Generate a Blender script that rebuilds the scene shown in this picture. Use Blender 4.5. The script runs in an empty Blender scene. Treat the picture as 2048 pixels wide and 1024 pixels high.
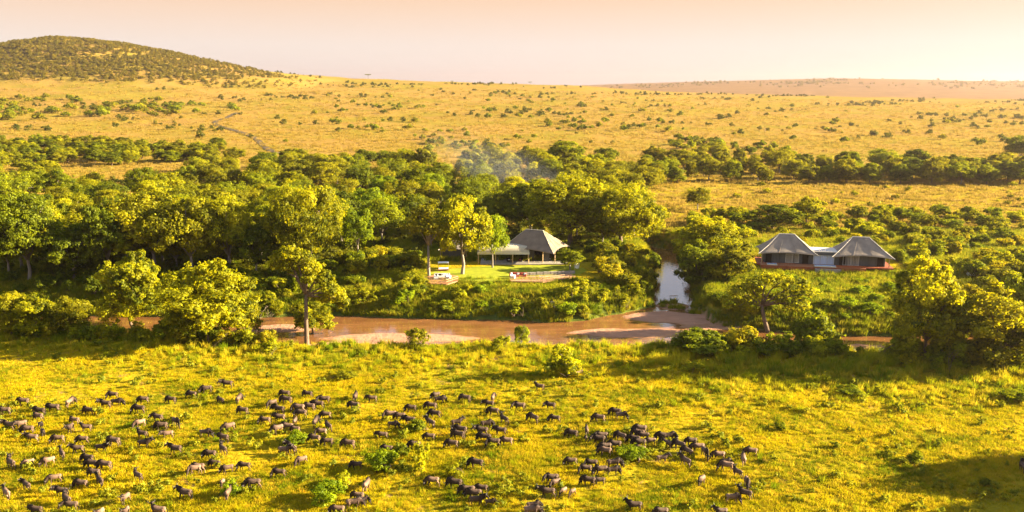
import bpy, bmesh, math
import numpy as np
from mathutils import Vector, Matrix

R = math.radians
scene = bpy.context.scene
col = scene.collection

# ------------------------------------------------------------------ camera
FPX, CAMH, PITCH = 1700.0, 45.0, math.atan(340.0 / 1700.0)      # focal length in photo pixels, height in m
cam_data = bpy.data.cameras.new('camera')
cam_data.sensor_width = 36.0
cam_data.lens = 36.0 * FPX / 2048.0
cam_data.clip_start = 0.5
cam_data.clip_end = 40000.0
cam = bpy.data.objects.new('camera', cam_data)
cam.location = (0, 0, CAMH)
cam.rotation_euler = (math.pi / 2 - PITCH, 0, 0)
col.objects.link(cam)
scene.camera = cam

# ------------------------------------------------------------------ sky, sun, exposure
EXPOSURE, SKY_STRENGTH = 3.0, 0.055
SUN_EL, SUN_AZ = R(17.5), R(5.0)            # azimuth measured from +X towards +Y (right, a little beyond)
sun_vec = Vector((math.cos(SUN_EL) * math.cos(SUN_AZ), math.cos(SUN_EL) * math.sin(SUN_AZ), math.sin(SUN_EL)))
world = bpy.data.worlds.new('World')
scene.world = world
world.use_nodes = True
nt = world.node_tree
nt.nodes.clear()
w_out = nt.nodes.new('ShaderNodeOutputWorld')
w_bg = nt.nodes.new('ShaderNodeBackground')
w_sky = nt.nodes.new('ShaderNodeTexSky')
w_sky.sky_type = 'NISHITA'
w_sky.sun_disc = False
w_sky.sun_elevation = SUN_EL
w_sky.sun_rotation = math.pi / 2 - SUN_AZ
w_sky.altitude = 1600
w_sky.air_density = 1.0
w_sky.dust_density = 2.0
w_tc = nt.nodes.new('ShaderNodeTexCoord')
w_sep = nt.nodes.new('ShaderNodeSeparateXYZ')
w_ramp = nt.nodes.new('ShaderNodeValToRGB')
w_mul = nt.nodes.new('ShaderNodeMix'); w_mul.data_type = 'RGBA'; w_mul.blend_type = 'MIX'
w_mul.inputs['Factor'].default_value = 0.975
er = w_ramp.color_ramp       # colour of the warm evening air by height above the horizon
SKYC = [(0.0, (0.94, 0.81, 0.76)), (0.045, (0.95, 0.81, 0.72)), (0.095, (0.97, 0.66, 0.44)), (0.14, (0.92, 0.78, 0.76)), (0.22, (0.95, 1.06, 1.30)), (1.0, (0.34, 0.46, 0.72))]
ramp_k = 1.0 / (SKY_STRENGTH * 2 ** EXPOSURE)
er.elements[0].position = 0.0; er.elements[0].color = tuple(q * ramp_k for q in SKYC[0][1]) + (1,)
er.elements[1].position = 1.0; er.elements[1].color = tuple(q * ramp_k for q in SKYC[-1][1]) + (1,)
for p, c in SKYC[1:-1]:
    e = er.elements.new(p); e.color = tuple(q * ramp_k for q in c) + (1,)
nt.links.new(w_tc.outputs['Generated'], w_sep.inputs[0])
nt.links.new(w_sep.outputs['Z'], w_ramp.inputs['Fac'])
nt.links.new(w_sky.outputs['Color'], w_mul.inputs['A'])
nt.links.new(w_ramp.outputs['Color'], w_mul.inputs['B'])
nt.links.new(w_mul.outputs['Result'], w_bg.inputs['Color'])
w_bg.inputs["Strength"].default_value = SKY_STRENGTH
nt.links.new(w_bg.outputs[0], w_out.inputs['Surface'])

sun_data = bpy.data.lights.new('sun', 'SUN')
sun_data.energy = 5.0
sun_data.angle = R(0.55)
sun_data.color = (1.0, 0.83, 0.55)
sun = bpy.data.objects.new('sun', sun_data)
sun.rotation_euler = (-sun_vec).to_track_quat('-Z', 'Y').to_euler()
sun.location = (60, 40, 80)
col.objects.link(sun)

vs = scene.view_settings
vs.view_transform = 'Standard'
vs.look = 'None'
vs.exposure = EXPOSURE
vs.gamma = 1.0
vs.use_curve_mapping = False
scene.render.engine = 'CYCLES'
cy = scene.cycles
cy.use_denoising = True
cy.max_bounces = 6
cy.diffuse_bounces = 3
cy.glossy_bounces = 2
cy.transmission_bounces = 3
cy.volume_bounces = 0
cy.transparent_max_bounces = 8
cy.volume_step_rate = 2.0
cy.volume_max_steps = 128

# ------------------------------------------------------------------ geometry of the view: photo pixel -> ray
CP, SP = math.cos(PITCH), math.sin(PITCH)
def ray(px, py):
    u = (px - 1024.0) / FPX
    v = (512.0 - py) / FPX
    return np.array([u, CP + v * SP, -SP + v * CP])
def on_plane(px, py, z):
    d = ray(px, py)
    t = (z - CAMH) / d[2]
    return np.array([d[0] * t, d[1] * t, z])
def project(p):
    dx, dy, dz = p[0], p[1], p[2] - CAMH
    dep = dy * CP - dz * SP
    up = dy * SP + dz * CP
    return 1024 + FPX * dx / dep, 512 - FPX * up / dep, FPX / dep      # x, y, pixels per metre

def smooth(t):
    t = np.clip(t, 0, 1)
    return t * t * (3 - 2 * t)

# ------------------------------------------------------------------ terrain
def world_line(pts, z):
    a = np.array([on_plane(x, y, z)[:2] for x, y in pts])
    return a[np.argsort(a[:, 0])]
NEAR = world_line([(-700, 665), (-300, 660), (0, 657), (200, 660), (400, 670), (500, 684), (620, 692), (700, 686), (850, 689), (1000, 686), (1100, 691), (1200, 688),
                   (1300, 688), (1400, 690), (1560, 698), (1680, 704), (1790, 707), (2048, 712), (2500, 716)], 0.2)
FAR = world_line([(-700, 634), (0, 632), (400, 636), (500, 640), (580, 634), (700, 634), (870, 640), (1000, 641), (1100, 647), (1180, 641), (1250, 627), (1310, 614),
                  (1390, 628), (1430, 648), (1500, 660), (1600, 668), (1700, 674), (1790, 674), (2048, 672), (2500, 670)], -4.0)
CHAN = np.array([on_plane(x, y, -4.0)[:2] for x, y in ((1345, 640), (1345, 600), (1347, 575), (1346, 550), (1344, 528), (1320, 505), (1250, 490), (1100, 480))])
SANDBARS = [  # photo ellipse on the river bed: cx, cy, half width px, half height px, height
    (800, 676, 190, 11, 0.55), (1270, 666, 165, 11, 0.54), (1335, 634, 105, 12, 0.60), (1445, 653, 110, 8, 0.5), (560, 656, 95, 10, 0.52),
    (860, 655, 90, 3, 0.33), (1740, 692, 60, 5, 0.5), (1600, 690, 50, 6, 0.4), (1010, 692, 110, 5, 0.42), (700, 690, 120, 8, 0.45), (1345, 593, 26, 2, 0.4), (1390, 640, 60, 9, 0.5), (1345, 612, 44, 9, 0.5)]
SB = []
for cx, cy_, hw, hh, hz in SANDBARS:
    c = on_plane(cx, cy_, -4); e = on_plane(cx + hw, cy_, -4); a = on_plane(cx, cy_ - hh, -4)
    SB.append((c[0], c[1], e[0] - c[0], a[1] - c[1], hz))

def waves(X, Y, k, seed):
    return (np.sin(X * k + seed) * np.cos(Y * k * 1.31 + seed * 2.1) + 0.6 * np.sin(X * k * 2.3 - Y * k * 1.7 + seed * 3.3)
            + 0.35 * np.cos(X * k * 4.1 + Y * k * 3.7 + seed * 1.7)) / 1.95

def seg_dist(X, Y, P):
    best = np.full(np.shape(X), 1e9)
    for a, b in zip(P[:-1], P[1:]):
        d = b - a
        t = np.clip(((X - a[0]) * d[0] + (Y - a[1]) * d[1]) / (d @ d), 0, 1)
        best = np.minimum(best, np.hypot(X - a[0] - t * d[0], Y - a[1] - t * d[1]))
    return best

def terr(X, Y, carve=False):
    X = np.asarray(X, float); Y = np.asarray(Y, float)
    crest = np.interp(X, [-2500, -1084, -534, -343, -78, 123, 343, 716, 1084, 2500], [70, 76, 72, 60, 50, 45, 31, 21, 15, 12])
    t = np.clip((Y - 400) / 1400, 0, 1)
    z = crest * np.where(Y < 1800, 1.06 * t ** 1.2 - 0.06 * t ** 6, 1 - 0.75 * smooth((Y - 1800) / 900))
    far = np.interp(X, [-4000, 0, 518, 1106, 1841, 2282, 2576, 3012, 6000], [30, 40, 44, 66, 87, 80, 72, 70, 60])
    z = z + (far - 0.25 * crest) * smooth((Y - 2700) / 2300)
    hx = np.interp(X, [-1700, -1300, -1100, -903, -850, -780, -683, -610, -550, -445, -380, -330], [0, 9, 24, 46, 59, 68, 60, 45, 33, 16, 8, 0])
    z = z + hx * np.exp(-((Y - 1500) / 200.0) ** 2)
    # gentle unevenness
    amp = 0.22 + 1.6 * smooth((Y - 350) / 900)
    z = z + amp * waves(X, Y, 0.021, 1.0) + 0.16 * waves(X, Y, 0.17, 4.0) * (Y < 900)
    z = z + 1.0 * smooth((Y - 188) / 12)
    # level pads under the camp
    pad = smooth((26 - np.abs(X - 3)) / 6) * smooth((13 - np.abs(Y - 205)) / 5)
    z = z * (1 - pad) + 1.0 * pad
    # river
    yn = np.interp(X, NEAR[:, 0], NEAR[:, 1]); yf = np.interp(X, FAR[:, 0], FAR[:, 1])
    bw = np.interp(X, [-200, -60, 30, 45, 60, 200], [14, 14, 11, 6, 11, 12])
    wob = 0.7 * waves(X, Y * 0.3, 0.33, 7.0)
    c1 = smooth((Y - yn - wob * 0.6) / 5.0) * (1 - np.clip((Y - yf - wob) / bw, 0, 1)) ** 1.9
    c2 = smooth((8.2 - seg_dist(X, Y, CHAN) + 0.5 * wob) / 4.4)
    c = np.maximum(c1, c2)
    bed = -4.42 + 0.07 * waves(X, Y * 2.6, 0.24, 2.0) + 0.05 * waves(X, Y * 2.5, 0.71, 5.0)
    for cx, cy_, hw, hd, hz in SB:
        q = ((X - cx) / hw) ** 2 + ((Y - cy_ - 0.8 * waves(X, Y, 0.2, cx)) / hd) ** 2
        bed = np.maximum(bed, bed + hz * smooth(1.35 - q) * 1.05)
    if carve: return c
    return z * (1 - c) + bed * c

TS = np.concatenate([np.linspace(60, 330, 150), np.geomspace(333, 9000, 150)])
def at(px, py, lift=0.0):
    d = ray(px, py)
    X, Y, Z = d[0] * TS, d[1] * TS, CAMH + d[2] * TS
    below = Z < terr(X, Y) + lift
    if not below.any():
        i = len(TS) - 1
        return Vector((X[i], Y[i], float(terr(X[i], Y[i]))))
    i = max(1, int(np.argmax(below)))
    t = np.linspace(TS[i - 1], TS[i], 40)
    g = CAMH + d[2] * t - terr(d[0] * t, d[1] * t) - lift
    j = int(np.argmax(g < 0)) or len(t) - 1
    t0 = t[j - 1] + (t[j] - t[j - 1]) * g[j - 1] / (g[j - 1] - g[j] + 1e-9)
    return Vector((d[0] * t0, d[1] * t0, CAMH + d[2] * t0 - lift))
def ppm(p):
    return project(p)[2]

# ------------------------------------------------------------------ material helpers
def mat(name):
    m = bpy.data.materials.new(name); m.use_nodes = True
    n = m.node_tree; n.nodes.clear()
    return m, n, (lambda t: n.nodes.new('ShaderNode' + t)), n.links.new
def ramp(node, stops):
    e = node.color_ramp.elements
    e[0].position, e[0].color = stops[0][0], (*stops[0][1], 1)
    e[1].position, e[1].color = stops[-1][0], (*stops[-1][1], 1)
    for p, c in stops[1:-1]:
        k = e.new(p); k.color = (*c, 1)

def plain(name, c, rough=0.8, var=0.25, scale=3.0, bump=0.0, metallic=0.0, stretch=(1, 1, 1)):
    m, n, N, L = mat(name)
    o = N('OutputMaterial'); b = N('BsdfPrincipled'); tc = N('TexCoord'); mp = N('Mapping'); nz = N('TexNoise'); cr = N('ValToRGB')
    mp.inputs['Scale'].default_value = stretch
    nz.inputs['Scale'].default_value = scale; nz.inputs['Detail'].default_value = 5
    ramp(cr, [(0.3, tuple(x * (1 - var) for x in c)), (0.7, tuple(min(1, x * (1 + var)) for x in c))])
    L(tc.outputs['Object'], mp.inputs[0]); L(mp.outputs[0], nz.inputs['Vector']); L(nz.outputs['Fac'], cr.inputs['Fac']); L(cr.outputs[0], b.inputs['Base Color'])
    b.inputs['Specular IOR Level'].default_value = 0.5 if rough < 0.3 else 0.15
    b.inputs['Roughness'].default_value = rough; b.inputs['Metallic'].default_value = metallic
    if bump:
        bp = N('Bump'); bp.inputs['Strength'].default_value = bump; L(nz.outputs['Fac'], bp.inputs['Height']); L(bp.outputs[0], b.inputs['Normal'])
    L(b.outputs[0], o.inputs['Surface'])
    return m

def leaf_mat(name, dark, light, trans=0.45, by_instance=False):
    """leaves: colour from each clump's tint and the plant's own tone (object colour)"""
    m, n, N, L = mat(name)
    o = N('OutputMaterial'); df = N('BsdfDiffuse'); tr = N('BsdfTranslucent'); mx = N('MixShader'); gl = N('BsdfGlossy'); mx2 = N('MixShader')
    at_ = N('Attribute'); at_.attribute_name = 'tint'
    cr = N('ValToRGB'); ramp(cr, [(0.0, dark), (1.0, light)])
    info = N('ObjectInfo')
    mul = N('Mix'); mul.data_type = 'RGBA'; mul.blend_type = 'MULTIPLY'; mul.inputs['Factor'].default_value = 1.0
    L(at_.outputs['Fac'], cr.inputs['Fac']); L(cr.outputs[0], mul.inputs['A'])
    if by_instance:
        c2 = N('ValToRGB'); ramp(c2, [(0.0, (0.75, 0.8, 0.8)), (1.0, (1.25, 1.15, 1.0))])
        L(info.outputs['Random'], c2.inputs['Fac']); L(c2.outputs[0], mul.inputs['B'])
    else:
        L(info.outputs['Color'], mul.inputs['B'])
    hs = N('HueSaturation'); hs.inputs['Saturation'].default_value = 1.0; hs.inputs['Value'].default_value = 1.25
    L(mul.outputs['Result'], hs.inputs['Color'])
    yl = N('Mix'); yl.data_type = 'RGBA'; yl.blend_type = 'MULTIPLY'; yl.inputs['Factor'].default_value = 1.0
    yl.inputs['B'].default_value = (1.3, 1.15, 0.4, 1); L(hs.outputs[0], yl.inputs['A'])
    L(mul.outputs['Result'], df.inputs['Color']); L(yl.outputs['Result'], tr.inputs['Color'])
    mx.inputs[0].default_value = trans; L(df.outputs[0], mx.inputs[1]); L(tr.outputs[0], mx.inputs[2])
    gl.inputs['Roughness'].default_value = 0.55; gl.inputs['Color'].default_value = (0.9, 0.9, 0.8, 1)
    mx2.inputs[0].default_value = 0.006; L(mx.outputs[0], mx2.inputs[1]); L(gl.outputs[0], mx2.inputs[2])
    L(mx2.outputs[0], o.inputs['Surface'])
    return m

def ground_mat():
    m, n, N, L = mat('savanna_ground')
    o = N('OutputMaterial'); b = N('BsdfDiffuse'); geo = N('NewGeometry'); sep = N('SeparateXYZ'); L(geo.outputs['Position'], sep.inputs[0])
    def noise(scale, detail=5, rough=0.55, stretch=None):
        z = N('TexNoise'); z.inputs['Scale'].default_value = scale; z.inputs['Detail'].default_value = detail; z.inputs['Roughness'].default_value = rough
        if stretch:
            mp = N('Mapping'); mp.inputs['Scale'].default_value = stretch; L(geo.outputs['Position'], mp.inputs[0]); L(mp.outputs[0], z.inputs['Vector'])
        else:
            L(geo.outputs['Position'], z.inputs['Vector'])
        return z.outputs['Fac']
    def cramp(fac, stops):
        r = N('ValToRGB'); ramp(r, stops); L(fac, r.inputs['Fac']); return r.outputs[0]
    def mixc(fac, a, c):
        x = N('Mix'); x.data_type = 'RGBA'; L(fac, x.inputs['Factor']); L(a, x.inputs['A']); L(c, x.inputs['B']); return x.outputs['Result']
    def mapr(v, a, c, d=0.0, e=1.0):
        x = N('MapRange'); x.interpolation_type = 'SMOOTHSTEP'; L(v, x.inputs[0])
        for k, q in zip((1, 2, 3, 4), (a, c, d, e)): x.inputs[k].default_value = q
        return x.outputs[0]
    fine = noise(1.6, 8, 0.7); patch = noise(0.055, 5, 0.6); big = noise(0.012, 6, 0.62); clumps = noise(0.35, 6, 0.65)
    near = mixc(mapr(patch, 0.42, 0.60), cramp(clumps, [(0.3, (0.22, 0.155, 0.008)), (0.7, (0.38, 0.27, 0.008))]), cramp(clumps, [(0.3, (0.17, 0.15, 0.008)), (0.7, (0.30, 0.235, 0.009))]))
    dry = mixc(mapr(big, 0.40, 0.60), cramp(clumps, [(0.3, (0.21, 0.125, 0.027)), (0.7, (0.29, 0.18, 0.042))]), cramp(patch, [(0.3, (0.17, 0.135, 0.016)), (0.7, (0.24, 0.17, 0.024))]))
    grass = mixc(mapr(sep.outputs['Y'], 230, 520), near, dry)
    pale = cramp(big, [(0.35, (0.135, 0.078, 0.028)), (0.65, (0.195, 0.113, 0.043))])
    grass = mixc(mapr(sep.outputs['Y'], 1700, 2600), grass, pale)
    # bare earth scuffs
    earth = N('RGB'); earth.outputs[0].default_value = (0.22, 0.125, 0.05, 1)
    e1 = mapr(noise(0.23, 6, 0.7), 0.57, 0.66, 0.0, 0.8)
    grass = mixc(e1, grass, earth.outputs[0])
    # river bed: wet mud below, pale dry sand above
    sandn = noise(0.8, 6, 0.6, (0.35, 1.3, 1))
    dry_s = cramp(sandn, [(0.3, (0.31, 0.165, 0.10)), (0.7, (0.41, 0.23, 0.145))]); wet_s = cramp(sandn, [(0.3, (0.20, 0.10, 0.04)), (0.7, (0.28, 0.15, 0.065))])
    sand = mixc(mapr(sep.outputs['Z'], -4.05, -3.82), wet_s, dry_s)
    bank = cramp(clumps, [(0.3, (0.05, 0.07, 0.012)), (0.7, (0.12, 0.13, 0.022))])
    bedn = N('Attribute'); bedn.attribute_name = 'bed'
    sand2 = mixc(bedn.outputs['Fac'], bank, sand)
    final = mixc(mapr(sep.outputs['Z'], -2.2, -0.4), sand2, grass)
    L(final, b.inputs['Color'])
    bp = N('Bump'); bp.inputs['Strength'].default_value = 0.7; bp.inputs['Distance'].default_value = 0.5
    ad = N('Math'); ad.operation = 'MULTIPLY_ADD'; L(clumps, ad.inputs[0]); ad.inputs[1].default_value = 1.6; L(fine, ad.inputs[2])
    L(ad.outputs[0], bp.inputs['Height']); L(bp.outputs[0], b.inputs['Normal'])
    L(b.outputs[0], o.inputs['Surface'])
    return m

def water_mat():
    m, n, N, L = mat('muddy_water')
    o = N('OutputMaterial'); b = N('BsdfPrincipled'); geo = N('NewGeometry'); nz = N('TexNoise'); mp = N('Mapping'); cr = N('ValToRGB'); n2 = N('TexNoise'); bp = N('Bump')
    mp.inputs['Scale'].default_value = (0.3, 1.4, 1)
    L(geo.outputs['Position'], mp.inputs[0]); L(mp.outputs[0], nz.inputs['Vector']); nz.inputs['Scale'].default_value = 0.35; nz.inputs['Detail'].default_value = 4
    ramp(cr, [(0.3, (0.125, 0.052, 0.017)), (0.7, (0.20, 0.090, 0.031))]); L(nz.outputs['Fac'], cr.inputs['Fac']); L(cr.outputs[0], b.inputs['Base Color'])
    L(mp.outputs[0], n2.inputs['Vector']); n2.inputs['Scale'].default_value = 2.2; n2.inputs['Detail'].default_value = 3
    bp.inputs['Strength'].default_value = 0.09; bp.inputs['Distance'].default_value = 0.2; L(n2.outputs['Fac'], bp.inputs['Height']); L(bp.outputs[0], b.inputs['Normal'])
    b.inputs['Roughness'].default_value = 0.03; b.inputs['IOR'].default_value = 1.5
    L(b.outputs[0], o.inputs['Surface'])
    return m

def grass_mat(name, dark, light, straw):
    m, n, N, L = mat(name)
    o = N('OutputMaterial'); df = N('BsdfDiffuse'); tr = N('BsdfTranslucent'); mx = N('MixShader'); geo = N('NewGeometry'); nz = N('TexNoise'); cr = N('ValToRGB'); info = N('ObjectInfo'); mix = N('Mix'); mix.data_type = 'RGBA'
    nz.inputs['Scale'].default_value = 0.09; nz.inputs['Detail'].default_value = 5; nz.inputs['Roughness'].default_value = 0.6
    L(geo.outputs['Position'], nz.inputs['Vector']); ramp(cr, [(0.38, dark), (0.60, light)]); L(nz.outputs['Fac'], cr.inputs['Fac'])
    mr = N('MapRange'); mr.inputs[1].default_value = 0.45; mr.inputs[2].default_value = 1.0; L(info.outputs['Random'], mr.inputs[0])
    L(mr.outputs[0], mix.inputs['Factor']); L(cr.outputs[0], mix.inputs['A']); mix.inputs['B'].default_value = (*straw, 1)
    L(mix.outputs['Result'], df.inputs['Color']); L(mix.outputs['Result'], tr.inputs['Color'])
    mx.inputs[0].default_value = 0.45; L(df.outputs[0], mx.inputs[1]); L(tr.outputs[0], mx.inputs[2]); L(mx.outputs[0], o.inputs['Surface'])
    return m

M = {}
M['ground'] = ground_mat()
M['water'] = water_mat()
M['leaf'] = leaf_mat('tree_leaves', (0.044, 0.064, 0.004), (0.29, 0.305, 0.004), 0.5)
M['shrub'] = leaf_mat('shrub_leaves', (0.062, 0.090, 0.005), (0.30, 0.32, 0.005), 0.5)
M['far_leaf'] = leaf_mat('far_bush_leaves', (0.10, 0.088, 0.007), (0.21, 0.17, 0.010), 0.4, True)
M['tall_grass'] = grass_mat('tall_grass_blades', (0.15, 0.20, 0.005), (0.35, 0.33, 0.006), (0.50, 0.37, 0.02))
M['scrub_leaf'] = leaf_mat('plain_scrub_leaves', (0.045, 0.055, 0.008), (0.12, 0.125, 0.012), 0.35, True)
M['weed'] = leaf_mat('weed_leaves', (0.11, 0.14, 0.009), (0.30, 0.30, 0.014), 0.4, True)
M['grass'] = grass_mat('meadow_grass_blades', (0.13, 0.17, 0.004), (0.43, 0.35, 0.004), (0.52, 0.35, 0.018))
M['bank_grass'] = grass_mat('bank_grass_blades', (0.11, 0.15, 0.006), (0.25, 0.25, 0.008), (0.34, 0.28, 0.02))
M['dry_grass'] = grass_mat('dry_grass_blades', (0.21, 0.15, 0.018), (0.30, 0.20, 0.03), (0.34, 0.23, 0.055))
M['bark'] = plain('grey_bark', (0.13, 0.09, 0.06), 0.9, 0.35, 4.0, 0.4, stretch=(1, 1, 0.25))
M['pale_bark'] = plain('pale_bark', (0.20, 0.165, 0.13), 0.9, 0.25, 4.0, 0.3, stretch=(1, 1, 0.25))
M['twig'] = plain('dry_twigs', (0.33, 0.25, 0.17), 0.9, 0.25, 4.0)
M['canvas'] = plain('taupe_canvas', (0.18, 0.135, 0.095), 0.75, 0.2, 0.6, 0.15, stretch=(1, 1, 0.5))
M['canvas_grey'] = plain('grey_canvas', (0.235, 0.195, 0.155), 0.75, 0.2, 0.6, 0.15, stretch=(1, 1, 0.5))
M['canvas_pale'] = plain('beige_canvas', (0.42, 0.37, 0.27), 0.75, 0.10, 1.2, 0.05)
M['trim'] = plain('pale_roof_trim', (0.50, 0.46, 0.40), 0.6, 0.08, 2.0)
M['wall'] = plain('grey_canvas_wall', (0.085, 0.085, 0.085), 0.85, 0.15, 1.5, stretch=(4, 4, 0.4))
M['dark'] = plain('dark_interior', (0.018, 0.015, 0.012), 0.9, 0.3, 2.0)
M['post'] = plain('wooden_post', (0.40, 0.28, 0.15), 0.8, 0.2, 5.0, stretch=(1, 1, 0.2))
M['deck'] = plain('reddish_deck_boards', (0.36, 0.155, 0.075), 0.65, 0.2, 2.0, stretch=(0.5, 6, 1))
M['deck_front'] = plain('warm_deck_boards', (0.42, 0.22, 0.12), 0.65, 0.2, 2.0, stretch=(6, 0.5, 1))
M['red_board'] = plain('red_brown_cladding', (0.27, 0.075, 0.035), 0.7, 0.2, 3.0, stretch=(0.6, 0.6, 6))
M['stone'] = plain('grey_stone', (0.27, 0.24, 0.20), 0.9, 0.25, 2.5, 0.3)
M['white'] = plain('white_cushion', (0.78, 0.76, 0.72), 0.7, 0.05, 4.0)
M['red_fabric'] = plain('red_cushion', (0.34, 0.07, 0.05), 0.8, 0.15, 4.0)
M['glass'] = plain('window_glass', (0.10, 0.12, 0.15), 0.08, 0.1, 1.0)
M['curtain'] = plain('pale_curtain', (0.42, 0.47, 0.60), 0.8, 0.25, 2.0, stretch=(6, 6, 0.15))
M['curtain_warm'] = plain('beige_blind', (0.33, 0.28, 0.22), 0.8, 0.15, 2.0, stretch=(6, 6, 0.2))
M['plunge'] = plain('pool_water', (0.30, 0.42, 0.62), 0.04, 0.08, 1.0)
M['lawn'] = plain('mown_lawn', (0.21, 0.23, 0.007), 0.95, 0.18, 0.8, 0.15)
M['track'] = plain('dark_earth_track', (0.07, 0.05, 0.024), 0.95, 0.35, 0.4)
M['horn'] = plain('horn', (0.07, 0.06, 0.05), 0.5, 0.2, 8.0)
M['hair'] = plain('black_hair', (0.012, 0.010, 0.009), 0.8, 0.2, 8.0)

def coat_mat():
    m, n, N, L = mat('wildebeest_coat')
    o = N('OutputMaterial'); b = N('BsdfPrincipled'); tc = N('TexCoord'); sep = N('SeparateXYZ'); mr = N('MapRange'); cr = N('ValToRGB'); nz = N('TexNoise'); info = N('ObjectInfo'); mul = N('Mix'); mul.data_type = 'RGBA'; mul.blend_type = 'MULTIPLY'
    mul.inputs['Factor'].default_value = 1.0
    L(tc.outputs['Object'], sep.inputs[0]); L(sep.outputs['X'], mr.inputs[0]); mr.inputs[1].default_value = -0.8; mr.inputs[2].default_value = 1.0
    mp = N('Mapping'); mp.inputs['Scale'].default_value = (7, 1.5, 1.2); L(tc.outputs['Object'], mp.inputs[0]); L(mp.outputs[0], nz.inputs['Vector']); nz.inputs['Scale'].default_value = 1.6
    ad = N('Math'); ad.operation = 'MULTIPLY_ADD'; L(nz.outputs['Fac'], ad.inputs[0]); ad.inputs[1].default_value = 0.5; L(mr.outputs[0], ad.inputs[2])
    ramp(cr, [(0.2, (0.135, 0.092, 0.066)), (0.75, (0.080, 0.054, 0.040)), (1.0, (0.035, 0.023, 0.018))]); L(ad.outputs[0], cr.inputs['Fac'])
    L(cr.outputs[0], mul.inputs['A']); L(info.outputs['Color'], mul.inputs['B']); L(mul.outputs['Result'], b.inputs['Base Color'])
    b.inputs['Roughness'].default_value = 0.62; b.inputs['Specular IOR Level'].default_value = 0.12
    L(b.outputs[0], o.inputs['Surface'])
    return m
M['coat'] = coat_mat()

# ------------------------------------------------------------------ object helpers
def tag(o, label=None, cat=None, group=None, kind=None):
    if label: o['label'] = label
    if cat: o['category'] = cat
    if group: o['group'] = group
    if kind: o['kind'] = kind
    return o
def link(o, parent=None):
    col.objects.link(o)
    if parent: o.parent = parent
    return o
def mobj(name, me, parent=None):
    return link(bpy.data.objects.new(name, me), parent)
def empty(name, loc=(0, 0, 0), rz=0.0):
    o = link(bpy.data.objects.new(name, None)); o.location = loc; o.rotation_euler = (0, 0, rz); o.empty_display_size = 0.5
    return o
def mesh_np(name, V, F, m, tint=None, smooth_shade=False):
    V = np.asarray(V, np.float32); F = np.asarray(F, np.int32)
    k = F.shape[1]
    me = bpy.data.meshes.new(name)
    me.vertices.add(len(V)); me.vertices.foreach_set('co', V.ravel())
    me.loops.add(F.size); me.loops.foreach_set('vertex_index', F.ravel())
    me.polygons.add(len(F)); me.polygons.foreach_set('loop_start', np.arange(0, F.size, k, dtype=np.int32))
    try: me.polygons.foreach_set('loop_total', np.full(len(F), k, np.int32))
    except Exception: pass
    if smooth_shade: me.polygons.foreach_set('use_smooth', np.ones(len(F), bool))
    if tint is not None:
        a = me.attributes.new('tint', 'FLOAT', 'POINT'); a.data.foreach_set('value', np.asarray(tint, np.float32))
    me.materials.append(m)
    me.update(calc_edges=True); me.validate()
    return me

class MB:
    """collects simple solids into one mesh"""
    def __init__(s): s.v = []; s.f = []
    def add(s, vs, fs):
        k = len(s.v); s.v += [tuple(map(float, q)) for q in vs]; s.f += [tuple(k + i for i in q) for q in fs]; return s
    def box(s, c, d, rz=0.0):
        x, y, z = (q / 2 for q in d); cs, sn = math.cos(rz), math.sin(rz); P = []
        for sz in (-z, z):
            for a, b in ((-x, -y), (x, -y), (x, y), (-x, y)):
                P.append((c[0] + a * cs - b * sn, c[1] + a * sn + b * cs, c[2] + sz))
        return s.add(P, [(3, 2, 1, 0), (4, 5, 6, 7), (0, 1, 5, 4), (1, 2, 6, 5), (2, 3, 7, 6), (3, 0, 4, 7)])
    def tube(s, pts, rad, n=6, sq=1.0):
        pts = [Vector(p) for p in pts]
        if not hasattr(rad, '__len__'): rad = [rad] * len(pts)
        P = []; Fs = []
        for i, p in enumerate(pts):
            d = (pts[min(i + 1, len(pts) - 1)] - pts[max(i - 1, 0)]).normalized()
            a = d.orthogonal().normalized() if abs(d.y) > 0.95 else d.cross(Vector((0, 1, 0))).normalized()
            b = d.cross(a).normalized()
            for k in range(n):
                t = 2 * math.pi * k / n
                P.append(p + a * (rad[i] * math.cos(t)) + b * (rad[i] * sq * math.sin(t)))
        for i in range(len(pts) - 1):
            for k in range(n):
                Fs.append((i * n + k, i * n + (k + 1) % n, (i + 1) * n + (k + 1) % n, (i + 1) * n + k))
        Fs.append(tuple(range(n))[::-1]); Fs.append(tuple(range((len(pts) - 1) * n, len(pts) * n)))
        return s.add(P, Fs)
    def prism(s, poly, z0, z1):
        n = len(poly)
        return s.add([(x, y, z0) for x, y in poly] + [(x, y, z1) for x, y in poly],
                     [tuple(range(n))[::-1], tuple(range(n, 2 * n))] + [(i, (i + 1) % n, n + (i + 1) % n, n + i) for i in range(n)])
    def mesh(s, name, m, shade=False):
        me = bpy.data.meshes.new(name); me.from_pydata(s.v, [], s.f); me.materials.append(m)
        if shade:
            for p in me.polygons: p.use_smooth = True
        me.update(); return me
    def obj(s, name, m, parent=None, shade=False):
        return mobj(name, s.mesh(name, m, shade), parent)

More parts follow.
